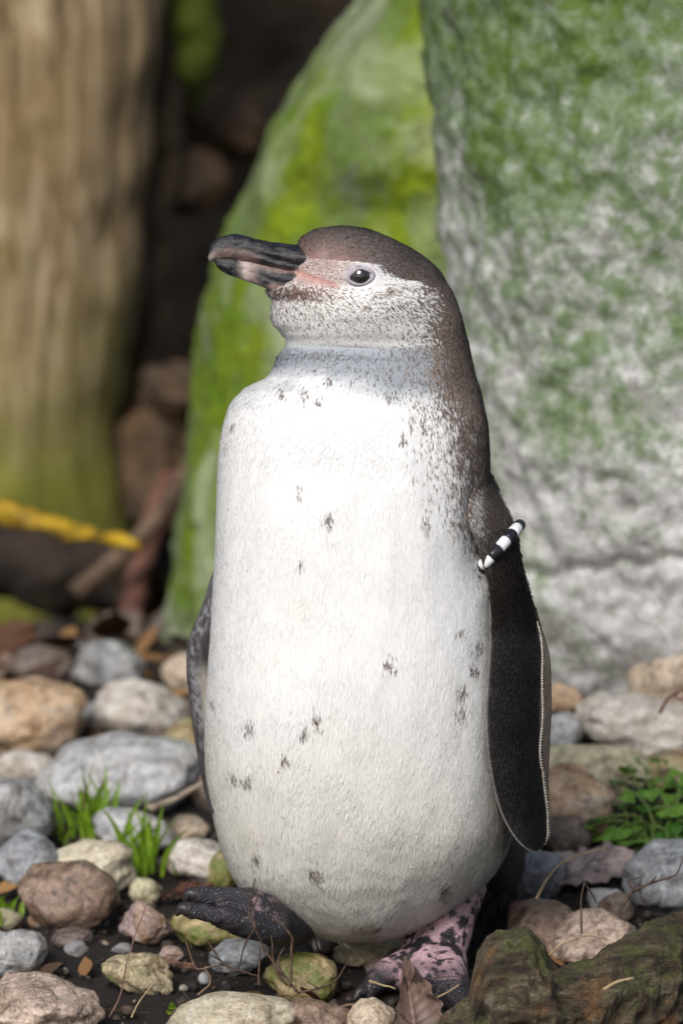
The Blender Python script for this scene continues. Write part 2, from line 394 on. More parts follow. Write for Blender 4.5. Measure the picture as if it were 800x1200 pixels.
trunk()


# ------------------------------------------------------------------ the penguin
BV = [265.5, 267, 270, 275, 280, 287, 295, 305, 318, 330, 340, 352, 365, 375, 387, 399, 406, 416, 430, 442, 454, 473, 499, 520, 562, 604, 652, 700, 748, 808, 856, 904, 940, 976, 1006, 1030, 1050, 1069, 1087, 1096, 1101]
BL = [396, 382, 368, 359, 353, 349, 347, 345, 338, 325, 314, 318.5, 317.5, 319, 327, 335, 334, 327, 321, 312.6, 291, 272, 262, 258, 255, 254, 252, 249, 245, 241, 240, 241, 247, 254, 263, 275, 292, 320, 350, 375, 405]
BR = [413, 423, 434, 447, 458.5, 473, 487, 501, 514.5, 522, 528, 533.5, 538, 541, 544, 547.5, 549, 551, 554, 557, 561, 565.5, 571, 573, 574, 577, 582, 588, 594, 600, 603, 604, 604, 601, 590, 572, 550, 522, 488, 465, 440]
BB = [.006, .012, .018, .024, .028, .0315, .034, .0365, .039, .040, .041, .0425, .0435, .044, .0445, 0.0435, .044, .0462, .0497, .0532, .0575, .0645, .0735, .079, .087, .092, .096, .099, .103, .107, .109, .109, .106, .101, .092, .081, .069, .055, .036, .022, .008]
S0 = D0 / FPX
def body_axis(v):                       # the spine stands upright: its depth along the view axis changes with height
    base = (np.asarray(v, float) - 600) * S0 * math.tan(PITCH)
    return base + pchip([265, 330, 400, 470, 540, 650, 800, 950, 1101], [-.012, -.012, -.006, -.004, -.006, -.008, -.006, 0, 0], v)
VD = np.arange(265.5, 1101.01, 0.5)
def smoothed(f):                        # the trunk's outline as a soft curve, the head and the rounded end left as traced
    y = f(VD); k = np.exp(-0.5 * (np.arange(-100, 101) / 36.0) ** 2); k /= k.sum()
    yp = np.concatenate([2 * y[0] - y[100:0:-1], y, 2 * y[-1] - y[-2:-102:-1]]); z = np.convolve(yp, k, 'valid'); w_ = sstep(470, 530, VD) * (1 - sstep(985, 1035, VD))
    return y * (1 - w_) + z * w_
DL, DR = smoothed(lambda q: pchip(BV, BL, q)), smoothed(lambda q: pchip(BV, BR, q)); DB, DA = smoothed(lambda q: pchip(BV, BB, q)), smoothed(body_axis)
def ringpar(v):
    return np.interp(v, VD, DL), np.interp(v, VD, DR), np.interp(v, VD, DB), np.interp(v, VD, DA)
def expo_at(v): return pchip([265, 330, 420, 520, 900, 1101], [2, 2.05, 2.05, 2.25, 2.25, 2.0], v)
def body_pt(v, t):
    l, r, b, nc = ringpar(v); e = 2 / expo_at(v); c, s = np.cos(t), np.sin(t)
    u = (l + r) / 2 + (r - l) / 2 * np.sign(c) * np.abs(c) ** e
    n = nc - b * np.sign(s) * np.abs(s) ** e
    return u, n
def frontN(u, v):                       # depth of the penguin's front surface behind a pixel
    l, r, b, nc = ringpar(v); k = expo_at(v); x = np.clip(np.abs((u - (l + r) / 2) / ((r - l) / 2)), 0, 0.999)
    return nc - b * (1 - x ** k) ** (1 / k)
EYE = (422.0, 323.5)
SPOTS = [(332,458,4),(358,459,6),(372,466,5),(386,443,5),(275,497,4),(455,462,5),(472,510,5),(482,486,4),(497,498,4),(350,570,5),(385,603,8),(352,655,5),(498,608,6),(521,580,4),(541,735,5),(561,752,6),(557,778,6),(542,803,7),(540,830,8),(454,772,8),(370,836,8),(356,852,7),(291,846,7),(333,882,7),(272,903,6),(287,906,7),(366,1018,10),(296,1000,6),(525,1040,9),(450,1085,7),(249,815,4),(265,520,3),(560,668,5),(555,660,4)]
WHITE = np.array([0.83, 0.83, 0.82]); CREAM = np.array([0.78, 0.755, 0.67]); BROWN = np.array([0.205, 0.165, 0.138]); CAP = np.array([0.080, 0.069, 0.069])
GREY = np.array([0.29, 0.325, 0.37]); PINK = np.array([0.62, 0.36, 0.32]); LILAC = np.array([0.62, 0.58, 0.63]); DARK = np.array([0.035, 0.028, 0.027])
def mixc(a, b, k): return a * (1 - k[:, None]) + b * k[:, None]
def plumage_color(u, v, front, pos, rnd, rnd2, single):
    """albedo at a place on the coat; `single` draws each feather dark or light, else the average"""
    n = len(u)
    wob = fbm(pos * 60, 3, 3) * 9; wob2 = fbm(pos * 160, 4, 2) * 6
    c = np.repeat(WHITE[None], n, 0).copy()
    c = mixc(c, CREAM, np.clip(sstep(620, 1050, v) * 0.55 + fbm(pos * 18, 8, 3) * 0.25, 0, 0.8))
    def draw(p, colr):
        nonlocal c
        p = np.clip(p, 0, 1)
        c = np.where((rnd < p)[:, None], colr * (0.45 + 1.1 * rnd2 ** 1.3)[:, None], c) if single else mixc(c, colr, p)
    # grey neck ring with dark specks
    ring = sstep(398, 408, v) * (1 - sstep(-18, 16, v + wob * 0.9 - 438 - 24 * sstep(370, 480, u))); c = mixc(c, GREY, ring * 0.9)
    draw(ring * (0.12 + 0.25 * sstep(400, 540, u)), BROWN * 0.8)
    # cheek and throat streaks
    thr = sstep(338, 352, v) * (1 - sstep(372, 402, v)) * (u < 520)
    draw(thr * (0.36 - 0.16 * sstep(350, 380, v)) + 0.25 * thr * sstep(445, 515, u + wob), BROWN * 1.15)
    # brown of the nape, back of the neck and back
    ub = pchip([260, 300, 308, 318, 325, 330, 345, 360, 400, 430, 460, 500, 560, 620, 660, 720, 1101],
               [300, 330, 425, 446, 462, 492, 494, 494, 496, 500, 513, 526, 533, 545, 574, 600, 606], v)
    wd = np.where(v < 335, 12, np.where(v < 420, 26, 28))
    k = sstep(-1, 1, (u - ub + wob + wob2) / wd)
    fade = sstep(-2.2, 1.0, (u - ub + wob) / wd) * 0.5 * (v > 335) * (1 - sstep(540, 620, v))
    capw = 1 - sstep(300, 360, v)
    bc = BROWN[None] * (1 - 0.75 * capw[:, None]) + CAP[None] * 0.75 * capw[:, None]
    bc = bc * (1 + fbm(pos * 40, 9, 3) * 0.25)[:, None]
    back = (~front) & (v > 300)
    kb = np.where(back, np.maximum(k, np.where(u > 420, 1.0, sstep(0.0, 0.03, pos[:, 1] - 0.035))), k)
    draw(np.maximum(kb, fade), bc)
    # brown smudge at the chin, under the beak and behind the eye
    chin = np.exp(-(((u - 348) / 50) ** 2 + ((v - 340 - (u - 340) * 0.05) / 12) ** 2)); draw(chin * 0.95, np.array([0.20, 0.135, 0.115]))
    smd = np.exp(-(((u - 452) / 24) ** 2 + ((v - 341 + (u - 452) * 0.2) / 6) ** 2)); draw(smd * 0.7, BROWN * 1.3)
    # lore: pinkish skin and brown down between eye and bill
    lore = np.exp(-(((u - 376) / 36) ** 2 + ((v - 313) / 20) ** 2)) * front; c = mixc(c, (PINK * 0.65 + BROWN * 0.35), np.clip(lore * 1.3, 0, 0.8) * (0.75 + 0.25 * np.clip(fbm(pos * 300, 14, 2), -1, 1))); draw(lore * 0.30, BROWN)
    lil = np.exp(-((((u - EYE[0]) * 0.98 + (v - EYE[1]) * 0.1) / 19) ** 4 + ((v - EYE[1] + 1.5) / 13) ** 4)) * front; c = mixc(c, LILAC * 0.85, np.clip(lil * 1.1, 0, 1) * 0.85)
    # bare pink gape and bill rim
    g = np.abs((v - 322) - (u - 355) * 0.30); gp = np.exp(-(g / (5.6 - 0.06 * np.clip(u - 350, 0, 50))) ** 2) * sstep(340, 350, u) * (1 - sstep(388, 398, u)) * front
    c = mixc(c, np.array([0.45, 0.25, 0.225]) * (1 + 0.3 * fbm(pos * 500, 12, 2))[:, None], np.clip(gp * 1.2, 0, 1))
    rim = np.exp(-(((u - 376) / 6) ** 2 + ((v - 304) / 12) ** 2)) * front; c = mixc(c, np.array([0.46, 0.34, 0.32]), np.clip(rim * 0.7, 0, 0.6))
    # scattered breast spots
    for (su, sv, ss) in SPOTS:
        w_ = np.exp(-(((u - su) / (ss * 0.80)) ** 2 + ((v - sv) / (ss * 1.0)) ** 2)) * front
        draw(w_ * 0.75, DARK * 5.5)
    # soiled lower edge
    low = sstep(1062, 1100, v + wob) ; c = mixc(c, np.array([0.36, 0.29, 0.2]), low * 0.45)
    return np.clip(c, 0.004, 0.85)

PB = GH(480, 1150)
penguin = empty('penguin', (0.0, 0.0, 0.0))
tag(penguin, 'standing young penguin with white speckled breast, brown nape and black flippers, head turned aside', 'penguin')
def build_body():
    v = np.concatenate([np.array([265.5, 266, 266.6, 267.4, 268.4, 269.6, 271, 272.6, 274.4, 276.4]), np.arange(278.4, 470, 1.7), np.arange(470, 1060, 3.0), np.arange(1060, 1101.1, 2.2), [1101]])
    m = 220; t = np.linspace(0, 2 * np.pi, m, endpoint=False)
    Vv, T = np.meshgrid(v, t, indexing='ij'); U, NN = body_pt(Vv.ravel(), T.ravel())
    # cheek bulge, throat crease, breast fold, soft unevenness of the coat
    vv = Vv.ravel(); fr = np.sin(T.ravel()) > 0; Q0 = P(U, vv, NN)
    cre = np.exp(-((vv - 404 - (U - 335) * 0.035) / 5.0) ** 2) * (1 - sstep(400, 480, U)) * fr
    NN = NN + cre * 0.0025
    NN = NN - 0.006 * np.exp(-(((U - 430) / 50) ** 2 + ((vv - 365) / 28) ** 2)) * fr
    NN = NN + 0.003 * np.exp(-(((U - 405) / 30) ** 2 + ((vv - 335) / 10) ** 2)) * fr
    NN = NN - 0.002 * np.exp(-(((U - 360) / 90) ** 2 + ((vv - 515) / 45) ** 2)) * fr
    NN = NN + 0.0009 * np.exp(-(((vv - 556 - (U - 380) * -0.10 - fbm(Q0 * 12, 6, 2) * 14) / 24) ** 2)) * fr * np.exp(-((U - 400) / 80) ** 4)
    NN = NN + np.where(fr, 0.010 * np.exp(-((U - 562) / 16) ** 2) * sstep(560, 600, vv) * (1 - sstep(640, 700, vv)), 0)
    Q = P(U, vv, NN)
    n = (fbm(Q * np.array([40, 40, 16]), 2, 3) * 0.0010 + fbm(Q * np.array([24, 24, 7]), 7, 2) * 0.0022) * sstep(430, 520, vv); Q = Q - FWD * (n * fr)[:, None]
    # groove that runs from the armpit down the flank and between the breast muscles is left to the fold terms above
    faces = np.array([f for f in loft_faces(len(v), m, cap=False)])
    cols = plumage_color(U, vv, fr, Q, RNG.random(len(U)), RNG.random(len(U)), False)
    me_body = obj('body', Q, faces, vcol_mat('penguin_skin', 0.7, 0.2), penguin, cols)
    # -------- feathers
    A = Q[faces[:, 0]]; B = Q[faces[:, 1]]; C = Q[faces[:, 2]]; Dq = Q[faces[:, 3]]
    area = 0.5 * np.linalg.norm(np.cross(C - A, Dq - B), axis=1)
    fv = vv[faces].mean(1)
    dens = np.interp(fv, [266, 400, 440, 480, 1000, 1101], [2.6e6, 2.6e6, 1.6e6, 1.15e6, 1.05e6, 1.1e6])
    ffront = np.sin(T.ravel())[faces].mean(1)
    dens = np.where(ffront < -0.3, dens * 0.45, dens)
    cnt = RNG.poisson(area * dens); fi = np.repeat(np.arange(len(faces)), cnt); n = len(fi)
    a = RNG.random(n)[:, None]; b = RNG.random(n)[:, None]
    def bil(arr):
        arr = arr if arr.ndim > 1 else arr[:, None]; q = faces[fi]
        return (arr[q[:, 0]] * (1 - a) + arr[q[:, 1]] * a) * (1 - b) + (arr[q[:, 3]] * (1 - a) + arr[q[:, 2]] * a) * b
    pos = bil(Q); u = bil(U)[:, 0]; v_ = bil(vv)[:, 0]; st = bil(np.sin(T.ravel()))[:, 0]
    nr = np.cross(B - A, Dq - A); nr /= np.linalg.norm(nr, axis=1)[:, None] + 1e-12; nr = nr[fi]
    ctr = P(np.full(n, 420.0), v_, body_axis(v_)); sgn = np.sign(np.sum((pos - ctr) * nr, 1)); sgn[sgn == 0] = 1; nr = nr * np.where(np.abs(sgn) > 0, sgn, 1)[:, None]
    front = st > -0.02
    # bare skin: eye ring, gape, bill rim
    bare = ((((u - EYE[0]) / 18.5) ** 2 + ((v_ - EYE[1] + 0.5) / 13) ** 2) < 1) & front
    g = np.abs((v_ - 322) - (u - 355) * 0.30); bare |= (g < 3.4 - 0.05 * np.clip(u - 350, 0, 50)) & (u > 340) & (u < 390) & front
    keep = ~bare; pos, u, v_, st, nr, front = pos[keep], u[keep], v_[keep], st[keep], nr[keep], front[keep]; n = len(u)
    # direction the feathers lie: away from the bill on the head, downwards on neck and trunk
    hx = (u - 335) / 60; hy = -(v_ - 312) / 60; hl = np.hypot(hx, hy) + 1e-6; hx /= hl; hy /= hl
    hy = np.minimum(hy, 0.55) - 0.25
    kk = sstep(350, 430, v_); dx = hx * (1 - kk) + 0.05 * kk * (u - 400) / 100; dy = hy * (1 - kk) - 1.0 * kk
    wv = fbm(pos * 35, 31, 3) * 0.28 * sstep(440, 520, v_); dx = dx + wv + RNG.normal(0, 0.11, n)
    d = dx[:, None] * RGT + dy[:, None] * UPV; d -= nr * np.sum(d * nr, 1)[:, None]; d /= np.linalg.norm(d, axis=1)[:, None] + 1e-9
    L = np.interp(v_, [266, 330, 400, 450, 560, 1000, 1060, 1101], [.0042, .0042, .0045, .0058, .0085, .0105, .013, .016]) * RNG.uniform(0.7, 1.25, n)
    lore = np.exp(-(((u - 395) / 30) ** 2 + ((v_ - 318) / 20) ** 2)) * front; L = L * (1 - 0.55 * lore)
    W = np.interp(v_, [266, 400, 460, 560, 1101], [.00036, .00036, .00038, .00043, .0005]) * RNG.uniform(0.7, 1.3, n)
    lift = np.interp(v_, [266, 400, 560, 1050, 1101], [0.09, 0.09, 0.014, 0.016, 0.07]) + RNG.normal(0, 0.006, n) + (RNG.random(n) < 0.006) * 0.06
    side = np.cross(nr, d)
    root = pos - nr * 0.0003; mid = pos + d * (L * 0.55)[:, None] + nr * (L * lift * 0.75 + 0.0002)[:, None]; tip = pos + d * L[:, None] + nr * (L * lift + RNG.normal(0, 0.0002, n))[:, None]
    tw = RNG.normal(0, 0.06, n)[:, None]; side = side + nr * tw
    FV = np.stack([root, mid - side * W[:, None], tip, mid + side * W[:, None]], 1).reshape(-1, 3)
    FF = np.arange(n * 4).reshape(n, 4)
    cols = plumage_color(u, v_, front, pos, RNG.random(n), RNG.random(n), True)
    cols = cols * RNG.uniform(0.96, 1.02, n)[:, None]
    cc = np.repeat(cols, 4, 0); cc[0::4] *= 0.97
    fo = obj('plumage', FV, FF, vcol_mat('feathers', 0.7, 0.15, 0.06), me_body, np.clip(cc, 0, 0.86), smooth=True)
    # feathers are soft: their shading follows the coat more than each single blade
    gn = np.cross(tip - root, side); gn /= np.linalg.norm(gn, axis=1)[:, None]; gn *= np.sign(np.sum(gn * nr, 1))[:, None]
    cn = nr * 0.92 + gn * 0.08 + RNG.normal(0, 0.03, (n, 3)); cn /= np.linalg.norm(cn, axis=1)[:, None]
    fo.data.normals_split_custom_set_from_vertices(np.repeat(cn, 4, 0).tolist())
    tag(fo, kind='stuff'); return me_body
body = build_body()

# ---- eye
def uv_sphere(c, r, n=24, m=32, sc=(1, 1, 1)):
    th = np.linspace(0, np.pi, n); ph = np.linspace(0, 2 * np.pi, m, endpoint=False); T, Ph = np.meshgrid(th, ph, indexing='ij')
    q = np.stack([np.sin(T) * np.cos(Ph) * sc[0], np.sin(T) * np.sin(Ph) * sc[1], np.cos(T) * sc[2]], -1).reshape(-1, 3) * r
    return q + c, loft_faces(n, m, cap=False)
def build_eye():
    ne = float(frontN(np.array([EYE[0]]), np.array([EYE[1]]))[0])
    c = P(EYE[0] + 0.5, EYE[1], ne + 0.0063); q, f = uv_sphere(c, 0.0092, 40, 48)
    d = (q - c) / 0.0092; lat = np.sqrt(np.sum(np.cross(d, -FWD) ** 2, 1)); fr = np.dot(d, -FWD) > 0
    cols = np.full((len(q), 3), 0.012); k = (lat > 0.42) & fr; cols[k] = (0.030, 0.027, 0.026); cols[(lat > 0.9)] = (0.02, 0.018, 0.018)
    m, t, b = newmat('eyeball'); a = N(t, 'ShaderNodeVertexColor', layer_name='Col'); t.links.new(a.outputs[0], b.inputs['Base Color'])
    b.inputs['Roughness'].default_value = 0.06; b.inputs['Coat Weight'].default_value = 1.0
    e = obj('eye', q, f, m, penguin, cols)
    # almond shaped lids: an oval ring of pale skin around the opening
    n, mm = 64, 14; V = []
    for i in range(n):
        t_ = 2 * math.pi * i / n; ca, sa = math.cos(t_), math.sin(t_)
        ou = EYE[0] + 0.5 + 14.8 * ca; ov = EYE[1] + 0.5 - 9.0 * sa * (1 - 0.14 * ca * ca) + (-1.6 * ca)
        for j in range(mm):
            p_ = 2 * math.pi * j / mm; rr_ = 2.5 + 0.5 * math.sin(t_)
            uu = ou + rr_ * math.cos(p_) * ca; vv = ov - rr_ * math.cos(p_) * sa
            nn = float(frontN(np.array([uu]), np.array([vv]))[0])
            V.append(P(uu, vv, nn - 0.0003 - 0.0013 * math.sin(p_)))
    f = loft_faces(n, mm, cap=False) + [((n - 1) * mm + j, (n - 1) * mm + (j + 1) % mm, (j + 1) % mm, j) for j in range(mm)]
    obj('eyelid', np.array(V), f, plain_mat('lid_skin', (0.30, 0.26, 0.30), (0.44, 0.40, 0.44), 500, 0.5, 0.3), e)
build_eye()

# ---- bill
def mandible(name, us, top, bot, half, colf, parent, seed, ridge=0.0, n=90, m=48):
    u = np.linspace(us[0], us[-1], n); tp = pchip(us, top, u); bt = pchip(us, bot, u); hw = pchip(us, half, u)
    ang = np.linspace(0, 2 * np.pi, m, endpoint=False); U, A = np.meshgrid(u, ang, indexing='ij')
    TP, BT, HW = tp[:, None], bt[:, None], hw[:, None]
    c, s = np.cos(A), np.sin(A)
    Vp = (TP + BT) / 2 - (BT - TP) / 2 * np.sign(s) * np.abs(s) ** 0.85
    Nb = body_axis(np.full_like(U, 318.0)) - 0.004 - 0.010 * (375 - U) / 130
    kk = (Vp - TP) / (BT - TP + 1e-6); gr = ridge * np.exp(-((kk - 0.60 + 0.10 * np.sin(U * 0.03)) / 0.07) ** 2) * sstep(272, 296, U) * (1 - sstep(366, 378, U)) - 0.5 * ridge * np.exp(-((kk - 0.42) / 0.10) ** 2) * sstep(290, 310, U)
    HW = HW * (1 - gr)
    NN = Nb - HW * np.sign(c) * np.abs(c) ** 0.8
    Q = P(U, Vp, NN); Q = Q + np.stack([0 * U, fbm(Q * 260, seed, 3) * 0.0005, fbm(Q * 200, seed + 1, 3) * 0.0004], -1)
    k = (1 - Vp * 0) * 0 + (Vp - TP) / (BT - TP + 1e-6)
    cols = colf(U.ravel(), Vp.ravel(), k.ravel(), Q.reshape(-1, 3))
    mm, t, b = newmat(name + '_horn'); a = N(t, 'ShaderNodeVertexColor', layer_name='Col'); v = objvec(t)
    nz = noise(t, v, 500, 6, 0.7); mp = N(t, 'ShaderNodeMapping'); mp.inputs['Scale'].default_value = (0.25, 1, 1.6); t.links.new(v, mp.inputs[0])
    st = noise(t, mp.outputs[0], 330, 6, 0.7, 0.3)
    cc = mix(t, ramp(t, st, [(0.60, 0), (0.76, 0.22)]), a.outputs[0], (0.36, 0.33, 0.31))
    t.links.new(cc, b.inputs['Base Color']); t.links.new(ramp(t, nz, [(0.35, 0.2), (0.65, 0.42)]), b.inputs['Roughness'])
    bump(t, b, math_(t, 'ADD', math_(t, 'MULTIPLY', st, 1.2), nz), 0.5, 0.0012)
    return obj(name, Q.reshape(-1, 3), loft_faces(n, m), mm, parent, cols)
HORN = np.array([0.010, 0.0095, 0.012]); PALE = np.array([0.33, 0.235, 0.21])
def up_col(u, v, k, q):
    n_ = fbm(q * 120, 51, 3)
    c = np.repeat(HORN[None], len(u), 0).copy()
    tipk = (1 - sstep(246, 262, u + n_ * 5)) * sstep(0.25, 0.7, k); c = mixc(c, np.array([0.30, 0.235, 0.21]), tipk * 0.75)
    mid = sstep(0.35, 0.6, k + n_ * 0.15) * sstep(250, 262, u) * (1 - sstep(285, 312, u + n_ * 8)); c = mixc(c, np.array([0.17, 0.11, 0.10]), mid * 0.7)
    rimk = sstep(0.80, 0.95, k + n_ * 0.05) * sstep(310, 350, u); c = mixc(c, np.array([0.45, 0.25, 0.22]), rimk * 0.7)
    blot = sstep(0.25, 0.5, fbm(q * 240, 55, 2)); c = mixc(c, np.array([0.06, 0.05, 0.05]), blot * 0.4)
    return c
def low_col(u, v, k, q):
    n_ = fbm(q * 110, 61, 3)
    c = np.repeat(PALE[None] * 1.15, len(u), 0).copy()
    c = mixc(c, np.array([0.50, 0.40, 0.37]), np.exp(-((u - 285) / 9) ** 2)); c = mixc(c, HORN * 3, sstep(0.15, 0.5, n_ + fbm(q * 300, 63, 2) * 0.4) * 0.6)
    c = mixc(c, HORN * 1.2, 1 - sstep(272, 284, u + n_ * 7))
    c = mixc(c, HORN * 1.5, np.clip(1.5 * np.exp(-(((u - 328) / 30) ** 2 + ((k - 0.42 + n_ * 0.2) / 0.36) ** 2)), 0, 1))
    c = mixc(c, HORN * 2, np.clip(1.3 * np.exp(-(((u - 308) / 9) ** 2 + ((k - 0.75 + n_ * 0.2) / 0.22) ** 2)), 0, 1))
    c = mixc(c, np.array([0.70, 0.42, 0.38]), sstep(0.72, 0.9, k) * sstep(312, 322, u)); return c
mandible('upper_bill', [243.6, 244.6, 247, 251, 257, 271, 285, 301, 319, 343, 359, 370, 380], [299, 293, 287.5, 283, 279, 274, 275.6, 280, 283.6, 286, 288, 292, 301],
         [303, 306, 307, 305, 304.5, 305, 308, 311.5, 315.5, 320.5, 323, 321, 311], [.0004, .0018, .0034, .0046, .0058, .0072, .0080, .0092, .0110, .0140, .0175, .021, .024], up_col, penguin, 71, ridge=0.16)
mandible('lower_bill', [250, 252, 257, 269, 285, 301, 311, 327, 347, 365, 385], [301, 300.5, 300, 300, 303, 306.5, 309, 313, 317, 321.5, 328],
         [304.5, 308, 316, 322.5, 328.5, 334, 338, 341, 339.5, 334.5, 333.5], [.0006, .0019, .0036, .0052, .0066, .0080, .0091, .0115, .0160, .021, .026], low_col, penguin, 75, ridge=0.07)

# ---- flippers
def flipper_mat():
    m, t, b = newmat('flipper_scales'); a = N(t, 'ShaderNodeVertexColor', layer_name='Col'); v = objvec(t)
    mp = N(t, 'ShaderNodeMapping'); mp.inputs['Scale'].default_value = (1, 1, 0.62); t.links.new(v, mp.inputs[0])
    vo = voro(t, mp.outputs[0], 620); nz = noise(t, v, 60, 5, 0.6)
    c = mix(t, ramp(t, vo, [(0.40, 0), (0.72, 0.35)]), a.outputs[0], mix(t, 0.35, a.outputs[0], (0.10, 0.095, 0.09)))
    c = mix(t, 1.0, c, ramp(t, nz, [(0.3, 0.75), (0.7, 1.3)]), 'MULTIPLY')
    t.links.new(c, b.inputs['Base Color']); b.inputs['Roughness'].default_value = 0.6; b.inputs['Specular IOR Level'].default_value = 0.12
    bump(t, b, math_(t, 'SUBTRACT', 1.0, vo), 0.5, 0.001); return m
M_FLIP = flipper_mat()
RF_V = [552, 568, 582, 599, 624, 649, 687, 728, 778, 828, 870, 924, 953, 978, 990, 995, 997.5]
RF_L = [562, 553, 549, 547, 553, 562, 571, 573.5, 572, 569, 570, 578, 586.6, 600, 610, 617, 624]
RF_O = [572, 580, 586, 595, 606, 610, 619, 632, 645, 646, 644, 642.5, 644, 643, 638, 633, 629]
RF_W = [571, 578, 583, 591, 602, 606, 615, 628, 637, 634.5, 634, 638, 641.5, 642, 637, 632, 628]
def rf_front(u, v):
    l = pchip(RF_V, RF_L, v); o = pchip(RF_V, RF_O, v); x = np.clip((u - l) / np.maximum(o - l, 0.5), 0, 1)
    vb = np.clip(v, 480, 960); lead = frontN(np.minimum(l, 570.0), vb) - 0.004 - 0.010 * sstep(640, 760, v)
    lead = lead + (v - vb) * S0 * math.tan(PITCH)
    return lead + 0.009 * (1 - sstep(560, 625, v)) + 0.048 * x ** 1.2 - 0.006 * np.sin(np.clip(x, 0, 1) * np.pi)
def build_right_flipper():
    v = np.concatenate([np.linspace(552, 980, 130), np.linspace(981.5, 997.4, 16)]); m = 40
    l = pchip(RF_V, RF_L, v); o = pchip(RF_V, RF_O, v); wl = pchip(RF_V, RF_W, v)
    V = []; C = []
    for i in range(len(v)):
        th = 0.0105 * (1 - 0.55 * sstep(600, 960, v[i])) * (0.35 + 0.65 * (1 - sstep(940, 997, v[i])))
        for j in range(m):
            a = 2 * math.pi * j / m; x = 0.5 - 0.5 * math.cos(a); uu = l[i] + (o[i] - l[i]) * x
            nn = float(rf_front(uu, v[i])) + th * 0.5 - th * 0.5 * math.copysign(abs(math.sin(a)) ** 0.7, math.sin(a))
            V.append(P(uu, v[i], nn)); C.append((uu, v[i], math.sin(a), wl[i], l[i]))
    V = np.array(V); C = np.array(C); u, vv, s, wl_, l_ = C.T
    n_ = fbm(V * 90, 91, 3); c = np.repeat(np.array([[0.011, 0.0098, 0.0098]]), len(V), 0)
    up = 1 - sstep(600, 720, vv + n_ * 25); c = mixc(c, np.array([0.075, 0.058, 0.048]), up * 0.9)
    sh = np.exp(-(((u - l_ - 8) / 8) ** 2)) * np.exp(-((vv - 605) / 26) ** 2) * sstep(-0.2, 0.25, fbm(V * 420, 93, 2)); c = mixc(c, np.array([0.45, 0.43, 0.41]), sh * 0.85)
    outer = sstep(-1.5, 2.0, u - wl_) ; c = mixc(c, np.array([0.21, 0.165, 0.13]), outer)
    le = (1 - sstep(0.4, 2.6, u - l_)) * sstep(650, 690, vv); c = mixc(c, np.array([0.40, 0.38, 0.36]), le * 0.5)
    c = np.where((s < -0.05)[:, None], np.array([[0.05, 0.042, 0.04]]), c)
    fl = obj('flipper', V, loft_faces(len(v), m), M_FLIP, penguin, c)
    # small brown feathers where the flipper leaves the shoulder
    n = 16000; uu = np.zeros(n); vs_ = 546 + 200 * (1 - np.sqrt(RNG.random(n))); l2 = pchip(RF_V, RF_L, vs_); o2 = pchip(RF_V, RF_O, vs_)
    uu = l2 + (o2 - l2) * RNG.random(n); eps = 0.5; p0 = P(uu, vs_, rf_front(uu, vs_)); nr = np.cross(P(uu + eps, vs_, rf_front(uu + eps, vs_)) - p0, P(uu, vs_ - eps, rf_front(uu, vs_ - eps)) - p0)
    nr /= np.linalg.norm(nr, axis=1)[:, None]; nr *= np.sign(-(nr @ FWD))[:, None]
    d = -UPV + RGT * (0.35 + RNG.normal(0, 0.12, n))[:, None]; d = d - nr * np.sum(d * nr, 1)[:, None]; d /= np.linalg.norm(d, axis=1)[:, None]; sd_ = np.cross(nr, d)
    L = RNG.uniform(0.003, 0.0052, n); W = 0.00036; lf = 0.10 + RNG.normal(0, 0.03, n)
    mid = p0 + d * (L * 0.5)[:, None] + nr * (L * lf * 0.8)[:, None]; tip = p0 + d * L[:, None] + nr * (L * lf)[:, None]
    cf = np.repeat(BROWN[None] * 0.75, n, 0); spk = np.exp(-((uu - l2 - 9) / 8) ** 2) * np.exp(-((vs_ - 598) / 30) ** 2); cf = np.where((RNG.random(n) < spk * 0.75)[:, None], np.array([[0.50, 0.48, 0.46]]), cf)
    cf = cf * (1 - 0.90 * sstep(600, 690, vs_ + RNG.normal(0, 14, n)))[:, None] * RNG.uniform(0.6, 1.3, n)[:, None]
    po = obj('plumage', np.stack([p0 - nr * 0.0004, mid - sd_ * W, tip, mid + sd_ * W], 1).reshape(-1, 3), np.arange(n * 4).reshape(n, 4), vcol_mat('shoulder_feathers', 0.7, 0.15, 0.2), fl, np.repeat(cf, 4, 0)); tag(po, kind='stuff')
    # pale scalloped trim along both margins
    parts = []
    def bead(p, r, sx=1.0):
        q = np.array([(1, 0, 0), (-1, 0, 0), (0, 1, 0), (0, -1, 0), (0, 0, 1), (0, 0, -1)]) * r * np.array([sx, 1, 0.75]) + p
        f = [(0, 2, 4), (2, 1, 4), (1, 3, 4), (3, 0, 4), (2, 0, 5), (1, 2, 5), (3, 1, 5), (0, 3, 5)]; parts.append((q, f))
    for vv_ in np.arange(735, 992, 3.3):
        uu = float(pchip(RF_V, RF_W, vv_)) + 1.6 * math.sin(vv_ * 0.062) * (vv_ < 900); bead(P(uu, vv_, float(rf_front(uu, vv_)) - 0.0010), 0.0008 * random.uniform(0.8, 1.2), 1.6)
    for vv_ in np.arange(668, 985, 3.0):
        uu = float(pchip(RF_V, RF_L, vv_)) + 0.6; bead(P(uu, vv_, float(rf_front(uu, vv_)) - 0.0002), 0.0004 * random.uniform(0.5, 1.2))
    ln = [(float(pchip(RF_V, RF_W, x)) - 0.8 + 1.6 * math.sin(x * 0.062) * (x < 900), x) for x in np.arange(728, 990, 8.0)]
    parts.append(tube([P(a, b, float(rf_front(a, b)) - 0.0006) for a, b in ln], [0.00045] * len(ln), 6, 2))
    vv, ff = merge(parts); obj('edge_trim', vv, ff, plain_mat('pale_trim', (0.30, 0.27, 0.22), (0.55, 0.51, 0.44), 300, 0.6, 0.2), fl, smooth=False)['kind'] = 'stuff'
    return fl
build_right_flipper()
